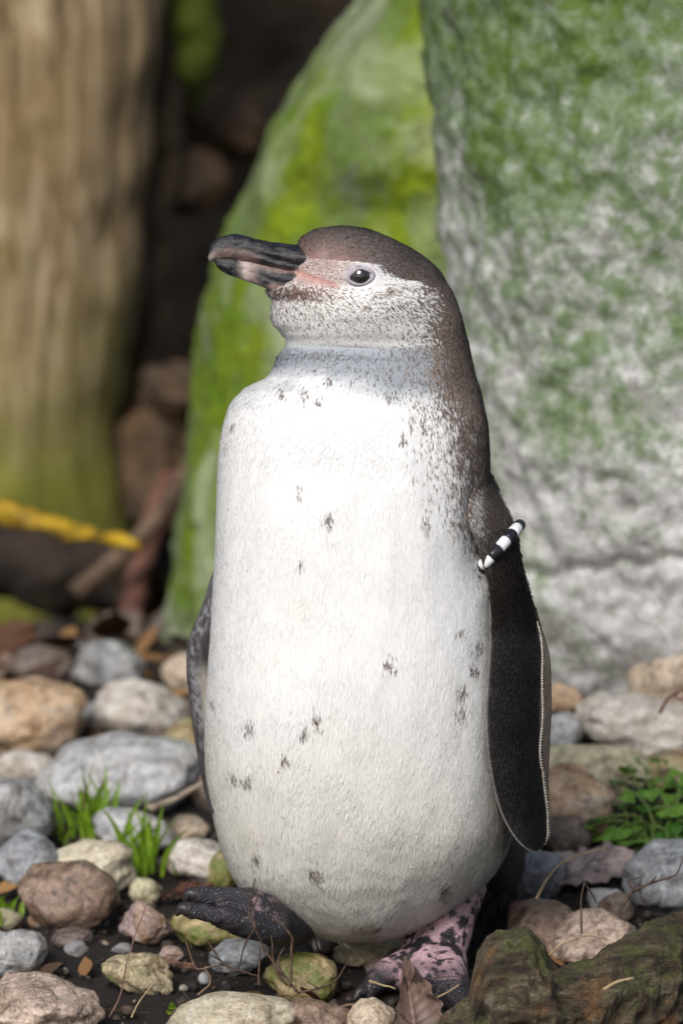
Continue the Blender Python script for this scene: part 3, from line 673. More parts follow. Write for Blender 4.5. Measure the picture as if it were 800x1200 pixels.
LF_V = [640, 664, 690, 712, 742, 760, 785, 808, 856, 910, 940, 952]
LF_O = [256, 251, 243, 236, 223.5, 218.5, 218.5, 220.5, 226.5, 236, 242.5, 246]
def build_left_flipper():
    v = np.linspace(640, 952, 90); m = 36; o = pchip(LF_V, LF_O, v); V = []; C = []
    for i in range(len(v)):
        e = min(1.0, (952 - v[i]) / 60 + 0.15); inn = max(float(pchip(BV, BL, v[i])) + 16, o[i] + 6)
        nb = float(body_axis(v[i])) - 0.022
        for j in range(m):
            a = 2 * math.pi * j / m; x = 0.5 - 0.5 * math.cos(a)
            uu = o[i] + (inn - o[i]) * x; nn = nb + 0.045 * (1 - x) * e + 0.004 - 0.008 * math.sin(a) * e - 0.012 * (1 - (2 * x - 1) ** 2)
            V.append(P(uu, v[i], nn)); C.append((uu, v[i], x, math.sin(a), o[i]))
    V = np.array(V); C = np.array(C); u, vv, x, s, oo = C.T
    n_ = fbm(V * 300, 95, 3); d = u - oo
    c = np.repeat(np.array([[0.075, 0.065, 0.066]]), len(V), 0)
    c = mixc(c, np.array([0.33, 0.33, 0.35]), np.exp(-((d - 9) / 7) ** 2) * sstep(-0.35, 0.35, n_) * (1 - sstep(850, 915, vv)) * 0.95)
    c = mixc(c, np.array([0.50, 0.46, 0.38]), np.exp(-((d - 19) / 6) ** 2) * sstep(770, 800, vv) * (1 - sstep(870, 900, vv)) * 0.8)
    c = mixc(c, np.array([0.035, 0.03, 0.03]), np.exp(-((d - 23) / 5) ** 2) * (1 - sstep(765, 785, vv)))
    obj('flipper', V, loft_faces(len(v), m), M_FLIP, penguin, c)
build_left_flipper()

# ---- feet
def remeshed(parts, voxel, smooth_it=4):
    v, f = merge(parts); me = mesh_from('tmp', v, f); o = bpy.data.objects.new('tmp', me); col.objects.link(o)
    r = o.modifiers.new('r', 'REMESH'); r.mode = 'VOXEL'; r.voxel_size = voxel
    s = o.modifiers.new('s', 'SMOOTH'); s.iterations = smooth_it; s.factor = 0.5
    dg = bpy.context.evaluated_depsgraph_get(); e = o.evaluated_get(dg).to_mesh()
    co = np.zeros(len(e.vertices) * 3); e.vertices.foreach_get('co', co); F = [tuple(p.vertices) for p in e.polygons]
    o.evaluated_get(dg).to_mesh_clear(); bpy.data.objects.remove(o); bpy.data.meshes.remove(me)
    return co.reshape(-1, 3), F
def chain(pts, radii):
    out = [tube(pts, radii, 14, 5)]
    for p, r in ((pts[0], radii[0]), (pts[-1], radii[-1])): out.append(uv_sphere(np.asarray(p), r, 10, 14))
    return out
def foot_mat():
    m, t, b = newmat('foot_skin'); a = N(t, 'ShaderNodeVertexColor', layer_name='Col'); v = objvec(t)
    ed = voro(t, v, 430, 'DISTANCE_TO_EDGE'); nz = noise(t, v, 200, 5, 0.7)
    c = mix(t, ramp(t, ed, [(0.02, 0.8), (0.09, 0)]), a.outputs[0], mix(t, 0.5, a.outputs[0], (0.03, 0.015, 0.02)))
    c = mix(t, 1.0, c, ramp(t, nz, [(0.3, 0.7), (0.7, 1.25)]), 'MULTIPLY')
    t.links.new(c, b.inputs['Base Color']); b.inputs['Roughness'].default_value = 0.42
    bump(t, b, math_(t, 'ADD', ramp(t, ed, [(0.0, 0), (0.16, 1)]), math_(t, 'MULTIPLY', nz, 0.5)), 0.5, 0.0013); return m
M_FOOT = foot_mat(); M_CLAW = plain_mat('claw', (0.012, 0.011, 0.012), (0.05, 0.045, 0.045), 200, 0.35, 0.2)
FPINK = np.array([0.66, 0.44, 0.48]); FBLK = np.array([0.020, 0.019, 0.024])
def build_feet():
    # standing foot
    G1 = GH(432, 1160, 0.009); G2 = GH(478, 1176, 0.009); G3 = GH(545, 1182, 0.009); ank = PY(506, 1122, -0.005)
    k1 = GH(468, 1138, 0.016); k2 = GH(495, 1156, 0.016); k3 = GH(530, 1160, 0.014)
    parts = chain([PY(544, 1040, 0.02), PY(530, 1075, 0.012), PY(520, 1105, 0.004), ank], [0.016, 0.0165, 0.0175, 0.019])
    parts += chain([ank, k1, (k1 + G1) / 2 + np.array([0, 0, 0.004]), G1], [0.017, 0.014, 0.0105, 0.007])
    parts += chain([ank, k2, (k2 + G2) / 2 + np.array([0, 0, 0.004]), G2], [0.017, 0.015, 0.0115, 0.0075])
    parts += chain([PY(518, 1122, 0.0), k3, (k3 + G3) / 2, G3], [0.017, 0.014, 0.011, 0.007])
    parts += chain([PY(495, 1098, 0.01), PY(484, 1112, 0.006)], [0.012, 0.010])
    v, f = remeshed(parts, 0.0016)
    v = v + fbm(v * 150, 81, 2)[:, None] * np.array([0.0006, 0.0006, 0.0006])
    sp = fbm(v * 85, 83, 2); low = 1 - sstep(0.016, 0.045, v[:, 2] + sp * 0.010)
    c = np.repeat(FPINK[None], len(v), 0); c = mixc(c, FPINK * 0.72, sstep(-0.2, 0.5, fbm(v * 40, 85, 2)))
    sp2 = fbm(v * 150, 84, 2); c = mixc(c, FBLK, np.maximum(np.maximum(sstep(0.52, 0.62, sp), sstep(0.44, 0.52, sp2)), sstep(0.42, 0.55, fbm(v * 260, 80, 2)) * 0.9)); toe = sstep(0.034, 0.060, np.linalg.norm((v - ank)[:, :2], axis=1) + sp * 0.012) * low
    c = mixc(c, FBLK, np.clip(toe * 1.1, 0, 1))
    o = obj('foot', v, f, M_FOOT, penguin, c)
    for g, k in ((G1, k1), (G2, k2), (G3, k3)):
        d = (g - k); d[2] = -0.004; d /= np.linalg.norm(d)
        cv, cf = tube([g + d * 0.001, g + d * 0.008 + np.array([0, 0, 0.002]), g + d * 0.016 + np.array([0, 0, -0.003])], [0.005, 0.0042, 0.0008], 10, 4)
        obj('claw', cv, cf, M_CLAW, o)
    # raised foot resting on its heel
    y = -0.052
    hl = PY(336, 1088, y + 0.02); A = [PY(322, 1078, y), PY(290, 1059, y - 0.008), PY(258, 1052, y - 0.014), PY(233, 1050, y - 0.018)]
    B = [PY(322, 1090, y - 0.006), PY(284, 1080, y - 0.020), PY(250, 1072, y - 0.030), PY(224, 1068, y - 0.034)]
    C2 = [PY(325, 1092, y + 0.006), PY(290, 1084, y + 0.004), PY(262, 1076, y + 0.008), PY(240, 1070, y + 0.01)]
    parts = chain([PY(356, 1080, y + 0.05), hl, A[0]], [0.014, 0.0135, 0.0125]) + chain(A, [0.0135, 0.0118, 0.0074, 0.0062]) + chain(B, [0.0110, 0.0092, 0.0066, 0.0058]) + chain(C2, [0.010, 0.010, 0.0085, 0.006])
    v, f = remeshed(parts, 0.0016, 3); v = v + fbm(v * 150, 86, 3)[:, None] * 0.0009
    sp = fbm(v * 80, 87, 3); c = np.repeat(FBLK[None] * 1.2, len(v), 0)
    kx = np.exp(-((v[:, 0] - PY(300, 1060, y)[0]) / 0.017) ** 2) * sstep(0.045, 0.07, v[:, 2]) * sstep(-0.25, 0.25, sp)
    c = mixc(c, FPINK * 0.6, np.clip(kx * 0.55, 0, 1) * sstep(0.0, 0.3, fbm(v * 190, 89, 2))); c = mixc(c, np.array([0.035, 0.04, 0.055]), sstep(0.1, 0.5, fbm(v * 60, 88, 2)) * 0.6)
    o = obj('foot', v, f, M_FOOT, penguin, c)
    for q in (A, B):
        d = q[-1] - q[-2]; d /= np.linalg.norm(d); g = q[-1]
        cv, cf = tube([g + d * 0.001 + np.array([0, 0, .001]), g + d * 0.0065 + np.array([0, 0, 0.001]), g + d * 0.011 + np.array([0, 0, -0.005])], [0.0056, 0.0048, 0.001], 10, 4)
        obj('claw', cv, cf, M_CLAW, o)
build_feet()

# ---- tail: stiff dark feathers behind the standing leg
def build_tail():
    parts = []; rows = []
    for i in range(34):
        k = random.random(); a = PY(575 + 30 * k + random.uniform(-4, 4), 975 + 30 * random.random(), 0.085 + 0.03 * random.random())
        e = PY(560 + 52 * k + random.uniform(-6, 6), 1072 + 30 * random.random() - 12 * k, 0.10 + 0.05 * random.random())
        d = e - a; s = np.cross(d, FWD); s /= np.linalg.norm(s); w_ = random.uniform(0.0025, 0.0045)
        ts = np.linspace(0, 1, 7); wd = np.array([0.7, 1, 1, 0.95, 0.8, 0.5, 0.05]) * w_
        L = [a + d * t - FWD * 0.004 * math.sin(t * 3) for t in ts]
        q = np.array([p for t_, p, ww in zip(ts, L, wd) for p in (p - s * ww, p - FWD * 0.0012, p + s * ww)]); f = []
        for j in range(6): f += [(j * 3, j * 3 + 1, j * 3 + 4, j * 3 + 3), (j * 3 + 1, j * 3 + 2, j * 3 + 5, j * 3 + 4)]
        parts.append((q, f))
    # solid root of the tail so the feathers do not hang free
    parts.append(tube([PY(560, 960, 0.07), PY(582, 1010, 0.10), PY(588, 1060, 0.118)], [0.03, 0.022, 0.008], 14, 6))
    v, f = merge(parts); obj('tail', v, f, plain_mat('tail_feathers', (0.018, 0.015, 0.014), (0.075, 0.062, 0.055), 120, 0.6, 0.4, stretch=(4, 4, 0.4)), penguin)
build_tail()

# ---- striped bead band round the flipper
def build_band():
    a = np.array([563.5, 664.0]); b = np.array([606.5, 616.5]); c2 = (a + b) / 2
    n0 = float(rf_front(583.0, 641.0)); ctr = P(c2[0], c2[1], n0 + 0.006)
    pa = P(a[0], a[1], float(rf_front(566.0, 655.0)) + 0.006); pb = P(b[0], b[1], float(rf_front(603.0, 625.0)) + 0.010); ctr = (pa + pb) / 2
    e1 = (pb - pa) / 2; h = np.linalg.norm(e1) - 0.001; e1n = e1 / np.linalg.norm(e1); e2 = -FWD - e1n * np.dot(-FWD, e1n); e2 /= np.linalg.norm(e2); mn = 0.0135
    pt = lambda t: ctr + e1n * h * math.cos(t) + e2 * mn * math.sin(t)
    band = empty('flipper_band', ctr); tag(band, 'black and white beaded identification band around the penguin\'s flipper', 'band')
    Mw = plain_mat('white_bead', (0.70, 0.71, 0.72), (0.80, 0.80, 0.80), 200, 0.35, 0.05); Mk = plain_mat('black_bead', (0.012, 0.013, 0.018), (0.025, 0.026, 0.03), 200, 0.3, 0.05)
    ts = np.linspace(0, 2 * np.pi, 721); arc = np.concatenate([[0], np.cumsum([np.linalg.norm(pt(ts[i + 1]) - pt(ts[i])) for i in range(720)])])
    nb = 14; ln = arc[-1] / nb
    for k in range(nb):
        q = [pt(np.interp(s, arc, ts)) for s in np.linspace((k + 0.02) * ln, (k + 0.98) * ln, 5)]
        q = [q[0], q[0] + (q[1] - q[0]) * 0.25] + q[1:-1] + [q[-1] + (q[-2] - q[-1]) * 0.25, q[-1]]
        r = 0.0043; v, f = tube(q, [r * 0.80, r, r, r, r, r, r * 0.80], 20, 1); obj('bead', v, f, Mk if k % 2 else Mw, band)
build_band()

# ------------------------------------------------------------------ stones on the ground
def icosphere(sub):
    bm = bmesh.new(); bmesh.ops.create_icosphere(bm, subdivisions=sub, radius=1.0)
    v = np.array([q.co[:] for q in bm.verts]); f = np.array([[q.index for q in p.verts] for p in bm.faces]); bm.free(); return v, f
ICO5 = icosphere(5); ICO2 = icosphere(2)
def stone_shape(seed, abc, angular=0.3, lumpy=0.12, base=ICO5):
    r = np.random.default_rng(seed); p = base[0].copy()
    p = np.sign(p) * np.abs(p) ** 0.9; p /= np.linalg.norm(p, axis=1)[:, None] ** 0.6
    for k in range(9):                                  # broken or worn faces
        n = r.normal(size=3); n /= np.linalg.norm(n); h = r.uniform(0.70, 0.92); d = p @ n
        p = p - n * (np.clip(d - h, 0, None) * angular * 2.2 * (1 if k % 2 else 0.6))[:, None]
    o = r.uniform(-50, 50, 3)
    d = fbm(p * 1.3 + o, seed, 3) * lumpy + fbm(p * 4.5 + o, seed + 3, 3) * lumpy * 0.22 + fbm(p * 16 + o, seed + 5, 3) * lumpy * 0.06
    p = p * (1 + d)[:, None]
    p = p / np.abs(p).max(0)                            # so that the half sizes are met
    return p * np.asarray(abc)
STONES = []
def stone(px, label, mat, seed, roll=0.0, sink=0.62, angular=0.3, lumpy=0.12, depth=0.85, lift=0.0, yshift=0.0):
    ul, vt, ur, vb = px; uc, vc = (ul + ur) / 2, (vt + vb) / 2; r = ray(uc, vc); t = 2.2
    while True:
        c = CAM + r * t; s = spx(c); a = (ur - ul) / 2 * s; ha = (vb - vt) / 2 * s; b = min(a * depth, ha * 2.2)
        tl = math.atan2(-r[2], r[1]); cc = math.sqrt(max((ha ** 2 - (b * math.sin(tl)) ** 2), (0.45 * ha) ** 2)) / math.cos(tl)
        if c[2] <= float(gz(c[0], c[1])) + cc * sink + lift or t > 8: break
        t += 0.003
    c = c + np.array([0, yshift, 0])
    q = stone_shape(seed, (a, b, cc), angular, lumpy); rz = math.radians(roll)
    q = np.stack([q[:, 0] * math.cos(rz) + q[:, 2] * math.sin(rz), q[:, 1], -q[:, 0] * math.sin(rz) + q[:, 2] * math.cos(rz)], -1)
    q = q / np.array([np.abs(q[:, 0]).max() / a, 1, np.abs(q[:, 2]).max() / cc])
    o = put('stone', mesh_from('stone', q, ICO5[1], mat), None, c); tag(o, label, 'stone', 'river stones around the penguin')
    STONES.append((c, a)); return o
SM = {
 'grey': stone_mat('grey_stone', (0.15, 0.15, 0.15), (0.28, 0.28, 0.275), (0.38, 0.36, 0.33)),
 'pale': stone_mat('pale_grey_stone', (0.25, 0.255, 0.26), (0.42, 0.42, 0.415), (0.38, 0.33, 0.26), contrast=0.7),
 'rust': stone_mat('rusty_stone', (0.28, 0.14, 0.06), (0.42, 0.29, 0.18), (0.36, 0.35, 0.35)),
 'tan': stone_mat('tan_stone', (0.27, 0.19, 0.12), (0.42, 0.34, 0.25), (0.36, 0.27, 0.18)),
 'cream': stone_mat('cream_stone', (0.46, 0.37, 0.25), (0.58, 0.50, 0.36), (0.50, 0.42, 0.30), pit=0.35, contrast=0.55),
 'pinkbrown': stone_mat('pink_brown_stone', (0.10, 0.064, 0.042), (0.225, 0.155, 0.112), (0.18, 0.14, 0.12), freq=1.5, contrast=1.0),
 'pinkpit': stone_mat('pitted_pink_stone', (0.23, 0.16, 0.115), (0.38, 0.29, 0.23), (0.33, 0.24, 0.17), pit=0.8, freq=1.4),
 'olive': stone_mat('olive_stone', (0.21, 0.19, 0.10), (0.38, 0.345, 0.22), (0.32, 0.27, 0.17)),
 'mossy': stone_mat('mossy_tan_stone', (0.20, 0.14, 0.07), (0.34, 0.26, 0.14), (0.27, 0.20, 0.10), moss=0.62),
 'lumpy': stone_mat('lumpy_beige_stone', (0.16, 0.12, 0.06), (0.34, 0.28, 0.175), (0.26, 0.20, 0.12), pit=0.9, freq=2.0, moss=0.40),
 'white': stone_mat('whitish_stone', (0.38, 0.32, 0.26), (0.54, 0.48, 0.42), (0.46, 0.37, 0.29), contrast=0.6),
 'slate': stone_mat('slate_blue_stone', (0.11, 0.115, 0.122), (0.22, 0.23, 0.242), (0.30, 0.30, 0.30), contrast=0.8),
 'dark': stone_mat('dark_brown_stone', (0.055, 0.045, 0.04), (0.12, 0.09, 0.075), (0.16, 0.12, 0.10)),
 'green': stone_mat('green_red_stone', (0.22, 0.07, 0.03), (0.26, 0.20, 0.10), (0.30, 0.33, 0.18), moss=0.35, mosscol=(0.22, 0.27, 0.08)),
 'purple': stone_mat('purple_brown_stone', (0.12, 0.08, 0.085), (0.24, 0.18, 0.17), (0.36, 0.22, 0.12), freq=1.6),
}
SL = [
 # left of the penguin, back to front
 ((84, 748, 172, 814), 'blurred blue-grey stone with a tan side at the edge of the dark hollow', 'grey', 5),
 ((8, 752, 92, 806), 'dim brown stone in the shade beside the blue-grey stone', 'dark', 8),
 ((-60, 788, 104, 896), 'large grey stone with an orange-brown underside', 'rust', -8),
 ((107, 796, 226, 872), 'mottled white and rusty stone behind the large pale grey stone', 'white', 12),
 ((188, 764, 250, 822), 'rounded pale tan stone half hidden by the flipper', 'tan', 0),
 ((186, 838, 250, 905), 'stone with green top and rusty red side beside the flipper', 'green', -15),
 ((-5, 878, 72, 926), 'low pale pinkish stone between two grey stones', 'white', 0),
 ((42, 860, 246, 966), 'largest smooth pale grey stone behind the grass tuft', 'pale', -4),
 ((-60, 905, 64, 1016), 'broad slate-grey stone beside the grass tuft', 'grey', -20),
 ((108, 944, 205, 1004), 'flat grey stone showing between the grass blades', 'pale', 10),
 ((-10, 972, 74, 1052), 'rough grey stone under the broad slate-grey stone', 'slate', 15),
 ((196, 954, 246, 988), 'small smooth brown stone touching the white belly', 'tan', 0),
 ((54, 982, 160, 1056), 'smooth cream stone behind the brown speckled stone', 'cream', -14),
 ((198, 982, 282, 1044), 'whitish angular stone behind the raised foot', 'white', 18),
 ((240, 996, 284, 1050), 'narrow ochre stone tucked against the belly', 'mossy', 40),
 ((14, 1004, 142, 1102), 'large brown speckled stone below the grass tuft', 'pinkbrown', -6),
 ((138, 1056, 200, 1114), 'purple-brown stone with an orange patch', 'purple', 20),
 ((194, 1052, 304, 1118), 'yellow-green mossy stone under the raised foot', 'mossy', 3),
 ((-30, 1085, 62, 1152), 'angular blue-grey stone beside the pitted stone', 'grey', -8),
 ((-50, 1136, 124, 1225), 'pitted pinkish tan stone with a notch in its side', 'pinkpit', 6),
 ((119, 1114, 210, 1168), 'small lumpy beige stone lying on bare soil', 'lumpy', 12),
 ((244, 1098, 316, 1144), 'smooth flat blue-grey stone under the twigs', 'slate', -4),
 ((188, 1159, 358, 1240), 'big smooth cream stone with brown marks in the foreground', 'cream', -5),
 ((308, 1113, 404, 1178), 'round tan stone with a mossy base between the feet', 'mossy', 8),
 ((330, 1164, 412, 1225), 'brown-grey stone in front of the round mossy stone', 'pinkbrown', 14),
 ((390, 1094, 482, 1136), 'flat wet tan stone directly under the belly', 'lumpy', 0),
 ((404, 1168, 464, 1225), 'tan stone in front of the standing foot', 'tan', 0),
 ((150, 1026, 190, 1062), 'small olive stone between the grass and the purple-brown stone', 'olive', 0),
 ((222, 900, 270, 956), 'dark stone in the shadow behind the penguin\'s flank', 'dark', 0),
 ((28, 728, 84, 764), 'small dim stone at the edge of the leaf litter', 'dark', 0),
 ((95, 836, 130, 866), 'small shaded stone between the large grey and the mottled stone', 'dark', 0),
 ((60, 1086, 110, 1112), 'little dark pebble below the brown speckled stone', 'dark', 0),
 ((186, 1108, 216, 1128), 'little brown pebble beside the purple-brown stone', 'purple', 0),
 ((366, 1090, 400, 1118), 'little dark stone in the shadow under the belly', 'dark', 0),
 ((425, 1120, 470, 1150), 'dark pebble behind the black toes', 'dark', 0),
 # right of the penguin, back to front
 ((690, 782, 745, 822), 'brown stone between the orange stone and the orange-tan stone', 'tan', 0),
 ((684, 926, 744, 972), 'dark stone under the plant leaves', 'dark', 0),
 ((700, 1044, 744, 1084), 'dark stone between dead leaf and blue-grey stone', 'dark', 0),
 ((556, 1096, 612, 1140), 'dark stone behind the broken end of the log', 'dark', 0),
 ((733, 732, 880, 858), 'large orange-tan stone leaning on the limestone boulder', 'tan', -30),
 ((628, 800, 684, 842), 'small orange stone at the foot of the limestone boulder', 'rust', 0),
 ((636, 834, 684, 884), 'small whitish stone beside the flipper', 'pale', 0),
 ((670, 810, 830, 892), 'long whitish stone above the green plant', 'white', 5),
 ((630, 868, 768, 934), 'olive-tan rounded stone behind the green plant', 'olive', 3),
 ((612, 892, 722, 992), 'orange-brown stone with pale blotches behind the flipper tip', 'rust', 14),
 ((742, 878, 830, 926), 'rust-red stone half covered by the plant', 'green', 0),
 ((634, 955, 694, 1004), 'brown stone under the orange-brown stone', 'dark', 0),
 ((600, 992, 668, 1060), 'grey stone under the dead leaf', 'slate', 0),
 ((728, 978, 850, 1078), 'rounded blue-grey stone beside the green plant', 'slate', -22),
 ((583, 1052, 696, 1122), 'grey-brown stone behind the mossy log', 'pinkbrown', 6),
 ((632, 1064, 752, 1140), 'pinkish brown stone resting against the mossy log', 'pinkpit', -12),
]
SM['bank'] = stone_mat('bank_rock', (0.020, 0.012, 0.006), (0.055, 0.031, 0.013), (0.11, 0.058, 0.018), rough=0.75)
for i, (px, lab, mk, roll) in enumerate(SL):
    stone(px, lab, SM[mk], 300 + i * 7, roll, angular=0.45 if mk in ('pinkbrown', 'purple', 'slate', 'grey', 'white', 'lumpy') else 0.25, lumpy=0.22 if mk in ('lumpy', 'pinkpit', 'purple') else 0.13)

# loose pebbles filling the gaps
def pebbles():
    r = np.random.default_rng(64); ico = icosphere(4); names = ['grey', 'tan', 'pinkbrown', 'dark', 'olive', 'purple', 'rust', 'pale']
    meshes = [mesh_from('pebble', stone_shape(700 + k, (1.0, 0.8, 0.62), 0.45, 0.16, ico), ico[1], SM[names[k % 8]]) for k in range(16)]
    done = []; tries = 0
    while len(done) < 95 and tries < 4000:
        tries += 1; x = r.uniform(-0.34, 0.36); y = r.uniform(-0.07, 1.0) if r.random() < 0.6 else r.uniform(0.0, 0.5); a = r.uniform(0.006, 0.016) * (1 + 0.5 * (y > 0.5))
        if abs(x - 0.01) < 0.11 and -0.2 < y < 0.12: continue
        if -0.19 < x < -0.12 and y < -0.0: continue
        if any((c[0] - x) ** 2 + (c[1] - y) ** 2 < (0.72 * q + a * 0.8) ** 2 for c, q in STONES) or any((p[0] - x) ** 2 + (p[1] - y) ** 2 < (p[2] + a) ** 2 for p in done): continue
        done.append((x, y, a)); ki = int(r.integers(16)); o = put('pebble', meshes[ki], None, (x, y, float(gz(x, y)) + a * 0.28)); o.scale = (a, a, a); o.rotation_euler = (r.uniform(-.4, .4), r.uniform(-.4, .4), r.uniform(0, 6.28))
        cw = ['grey', 'tan', 'reddish brown', 'dark brown', 'olive', 'purple-brown', 'rusty orange', 'pale grey'][ki % 8]; tag(o, 'little %s pebble lodged in a gap between larger stones' % cw, 'pebble', 'little %s pebbles in the gaps' % cw)
pebbles()
# gravel and crumbs of earth between the stones
def scatter(name, n, size, mats, label, cat, seed, region, squash=0.6):
    r = np.random.default_rng(seed); V = []; F = []; off = 0; C = []
    shapes = [stone_shape(seed + k, (1, 1, 1), 0.4, 0.25, ICO2) for k in range(8)]
    for i in range(n):
        x = r.uniform(region[0], region[1]); y = r.uniform(region[2], region[3]); s = size[0] * (size[1] / size[0]) ** (r.random() ** 2.2)
        a = r.uniform(0, 6.28); q = shapes[i % 8] * np.array([1, r.uniform(.6, 1), squash]) * s
        q = np.stack([q[:, 0] * math.cos(a) - q[:, 1] * math.sin(a), q[:, 0] * math.sin(a) + q[:, 1] * math.cos(a), q[:, 2]], -1)
        V.append(q + np.array([x, y, float(gz(x, y)) + s * 0.15])); F.append(ICO2[1] + off); off += len(q)
        c = np.array(mats[int(r.integers(len(mats)))]) * r.uniform(0.6, 1.25); C.append(np.repeat(c[None], len(q), 0))
    V = np.concatenate(V); m, t, b = newmat(name + '_mineral'); a = N(t, 'ShaderNodeVertexColor', layer_name='Col'); nz = noise(t, objvec(t), 300, 5, 0.7)
    t.links.new(mix(t, 1.0, a.outputs[0], ramp(t, nz, [(0.3, 0.55), (0.7, 1.3)]), 'MULTIPLY'), b.inputs['Base Color']); b.inputs['Roughness'].default_value = 0.75; bump(t, b, nz, 0.5, 0.003)
    o = obj(name, V, np.concatenate(F), m, None, np.concatenate(C)); tag(o, label, cat, kind='stuff'); return o
scatter('soil_crumbs', 4200, (0.0012, 0.006), [(0.035, 0.024, 0.016), (0.022, 0.015, 0.011), (0.06, 0.04, 0.028)], 'dark crumbs of damp earth scattered over the ground', 'soil', 5, (-0.45, 0.45, -0.16, 0.6), 0.75)
scatter('gravel', 1500, (0.002, 0.012), [(0.35, 0.3, 0.24), (0.22, 0.17, 0.13), (0.3, 0.3, 0.3), (0.16, 0.1, 0.06), (0.42, 0.38, 0.32)], 'small loose gravel between the stones', 'gravel', 9, (-1.3, 1.2, -0.4, 1.2))

# ------------------------------------------------------------------ dead leaves, grass, green plant, twigs, logs
def litter():
    r = np.random.default_rng(77); V = []; F = []; C = []; off = 0
    pal = [(0.10, 0.045, 0.022), (0.16, 0.085, 0.035), (0.06, 0.035, 0.022), (0.22, 0.12, 0.045), (0.045, 0.03, 0.022)]
    for i in range(520):
        if i < 330: x, y = r.uniform(-0.55, -0.02), r.uniform(0.8, 2.0)
        else: x, y = r.uniform(-0.45, 0.5), r.uniform(-0.12, 0.9)
        s = r.uniform(0.012, 0.035) if i < 330 else r.uniform(0.006, 0.018); a = r.uniform(0, 6.28); tx, ty = r.normal(0, 0.35, 2)
        k = np.linspace(0, 1, 6); w_ = np.array([0.05, 0.35, 0.46, 0.4, 0.22, 0.0]); q = []
        for kk, ww in zip(k, w_):
            for sd_ in (-1, 0, 1): q.append(((kk - 0.5) * 2, sd_ * ww * 1.3, 0.25 * abs(sd_) * ww + 0.3 * (kk - 0.5) ** 2))
        q = np.array(q) * s; q[:, 2] += q[:, 0] * tx + q[:, 1] * ty
        q = np.stack([q[:, 0] * math.cos(a) - q[:, 1] * math.sin(a), q[:, 0] * math.sin(a) + q[:, 1] * math.cos(a), q[:, 2] - q[:, 2].min()], -1)
        V.append(q + np.array([x, y, float(gz(x, y)) - 0.001])); C.append(np.repeat(np.array(pal[int(r.integers(5))])[None] * r.uniform(0.6, 1.3), len(q), 0))
        for j in range(5): F += [(off + j * 3, off + j * 3 + 1, off + j * 3 + 4, off + j * 3 + 3), (off + j * 3 + 1, off + j * 3 + 2, off + j * 3 + 5, off + j * 3 + 4)]
        off += len(q)
    o = obj('leaf_litter', np.concatenate(V), np.array(F), vcol_mat('litter', 0.7, 0.3), None, np.concatenate(C)); tag(o, 'brown rotting leaf litter scattered in the hollow and between stones', 'leaf litter', kind='stuff')
litter()

def grass(u, v, n, hmax, spread, label, seed):
    r = random.Random(seed); b0 = GH(u, v); root = empty('grass_tuft', b0); s = spx(b0)
    mats = [plain_mat('grass_blade', (0.13, 0.25, 0.012), (0.27, 0.42, 0.035), 80, 0.45, 0.1, 0.35)]
    for i in range(n):
        bx = b0 + np.array([r.gauss(0, spread * 0.45) * s, r.gauss(0, 0.012), 0]); L = hmax * s * r.uniform(0.4, 1.0)
        a = r.uniform(0, 6.28); ln = r.uniform(0.15, 0.7); out = np.array([math.cos(a), math.sin(a) * 0.6, 0]); k = np.linspace(0, 1, 8); w_ = r.uniform(0.0012, 0.0026)
        sd_ = np.array([-math.sin(a), math.cos(a), 0]) * 0.5 + np.array([0.8, 0, 0]); sd_ /= np.linalg.norm(sd_); q = []
        for kk in k:
            c = bx + out * L * ln * kk ** 1.8 + np.array([0, 0, L * (kk - 0.38 * ln * kk ** 2.4)]); ww = w_ * (1 - kk ** 2.2) * (0.6 + 0.8 * min(1, kk * 3)) + 0.00008
            q += [c - sd_ * ww, c - np.array([0, 0, 1]) * ww * 0.35 + np.array([0, 0.0006, 0]), c + sd_ * ww]
        f = []
        for j in range(7): f += [(j * 3, j * 3 + 1, j * 3 + 4, j * 3 + 3), (j * 3 + 1, j * 3 + 2, j * 3 + 5, j * 3 + 4)]
        obj('blade', np.array(q), f, mats[0], root)
    tag(root, label, 'grass')
grass(98, 985, 26, 112, 44, 'fresh green grass tuft in front of the largest pale grey stone', 1)
grass(168, 1022, 26, 104, 36, 'bright grass tuft beside the smooth cream stone', 2)
grass(6, 1078, 10, 52, 22, 'short grass sprig beside the brown speckled stone', 3)
grass(200, 1185, 4, 14, 8, 'tiny green seedling on the bare soil', 4)

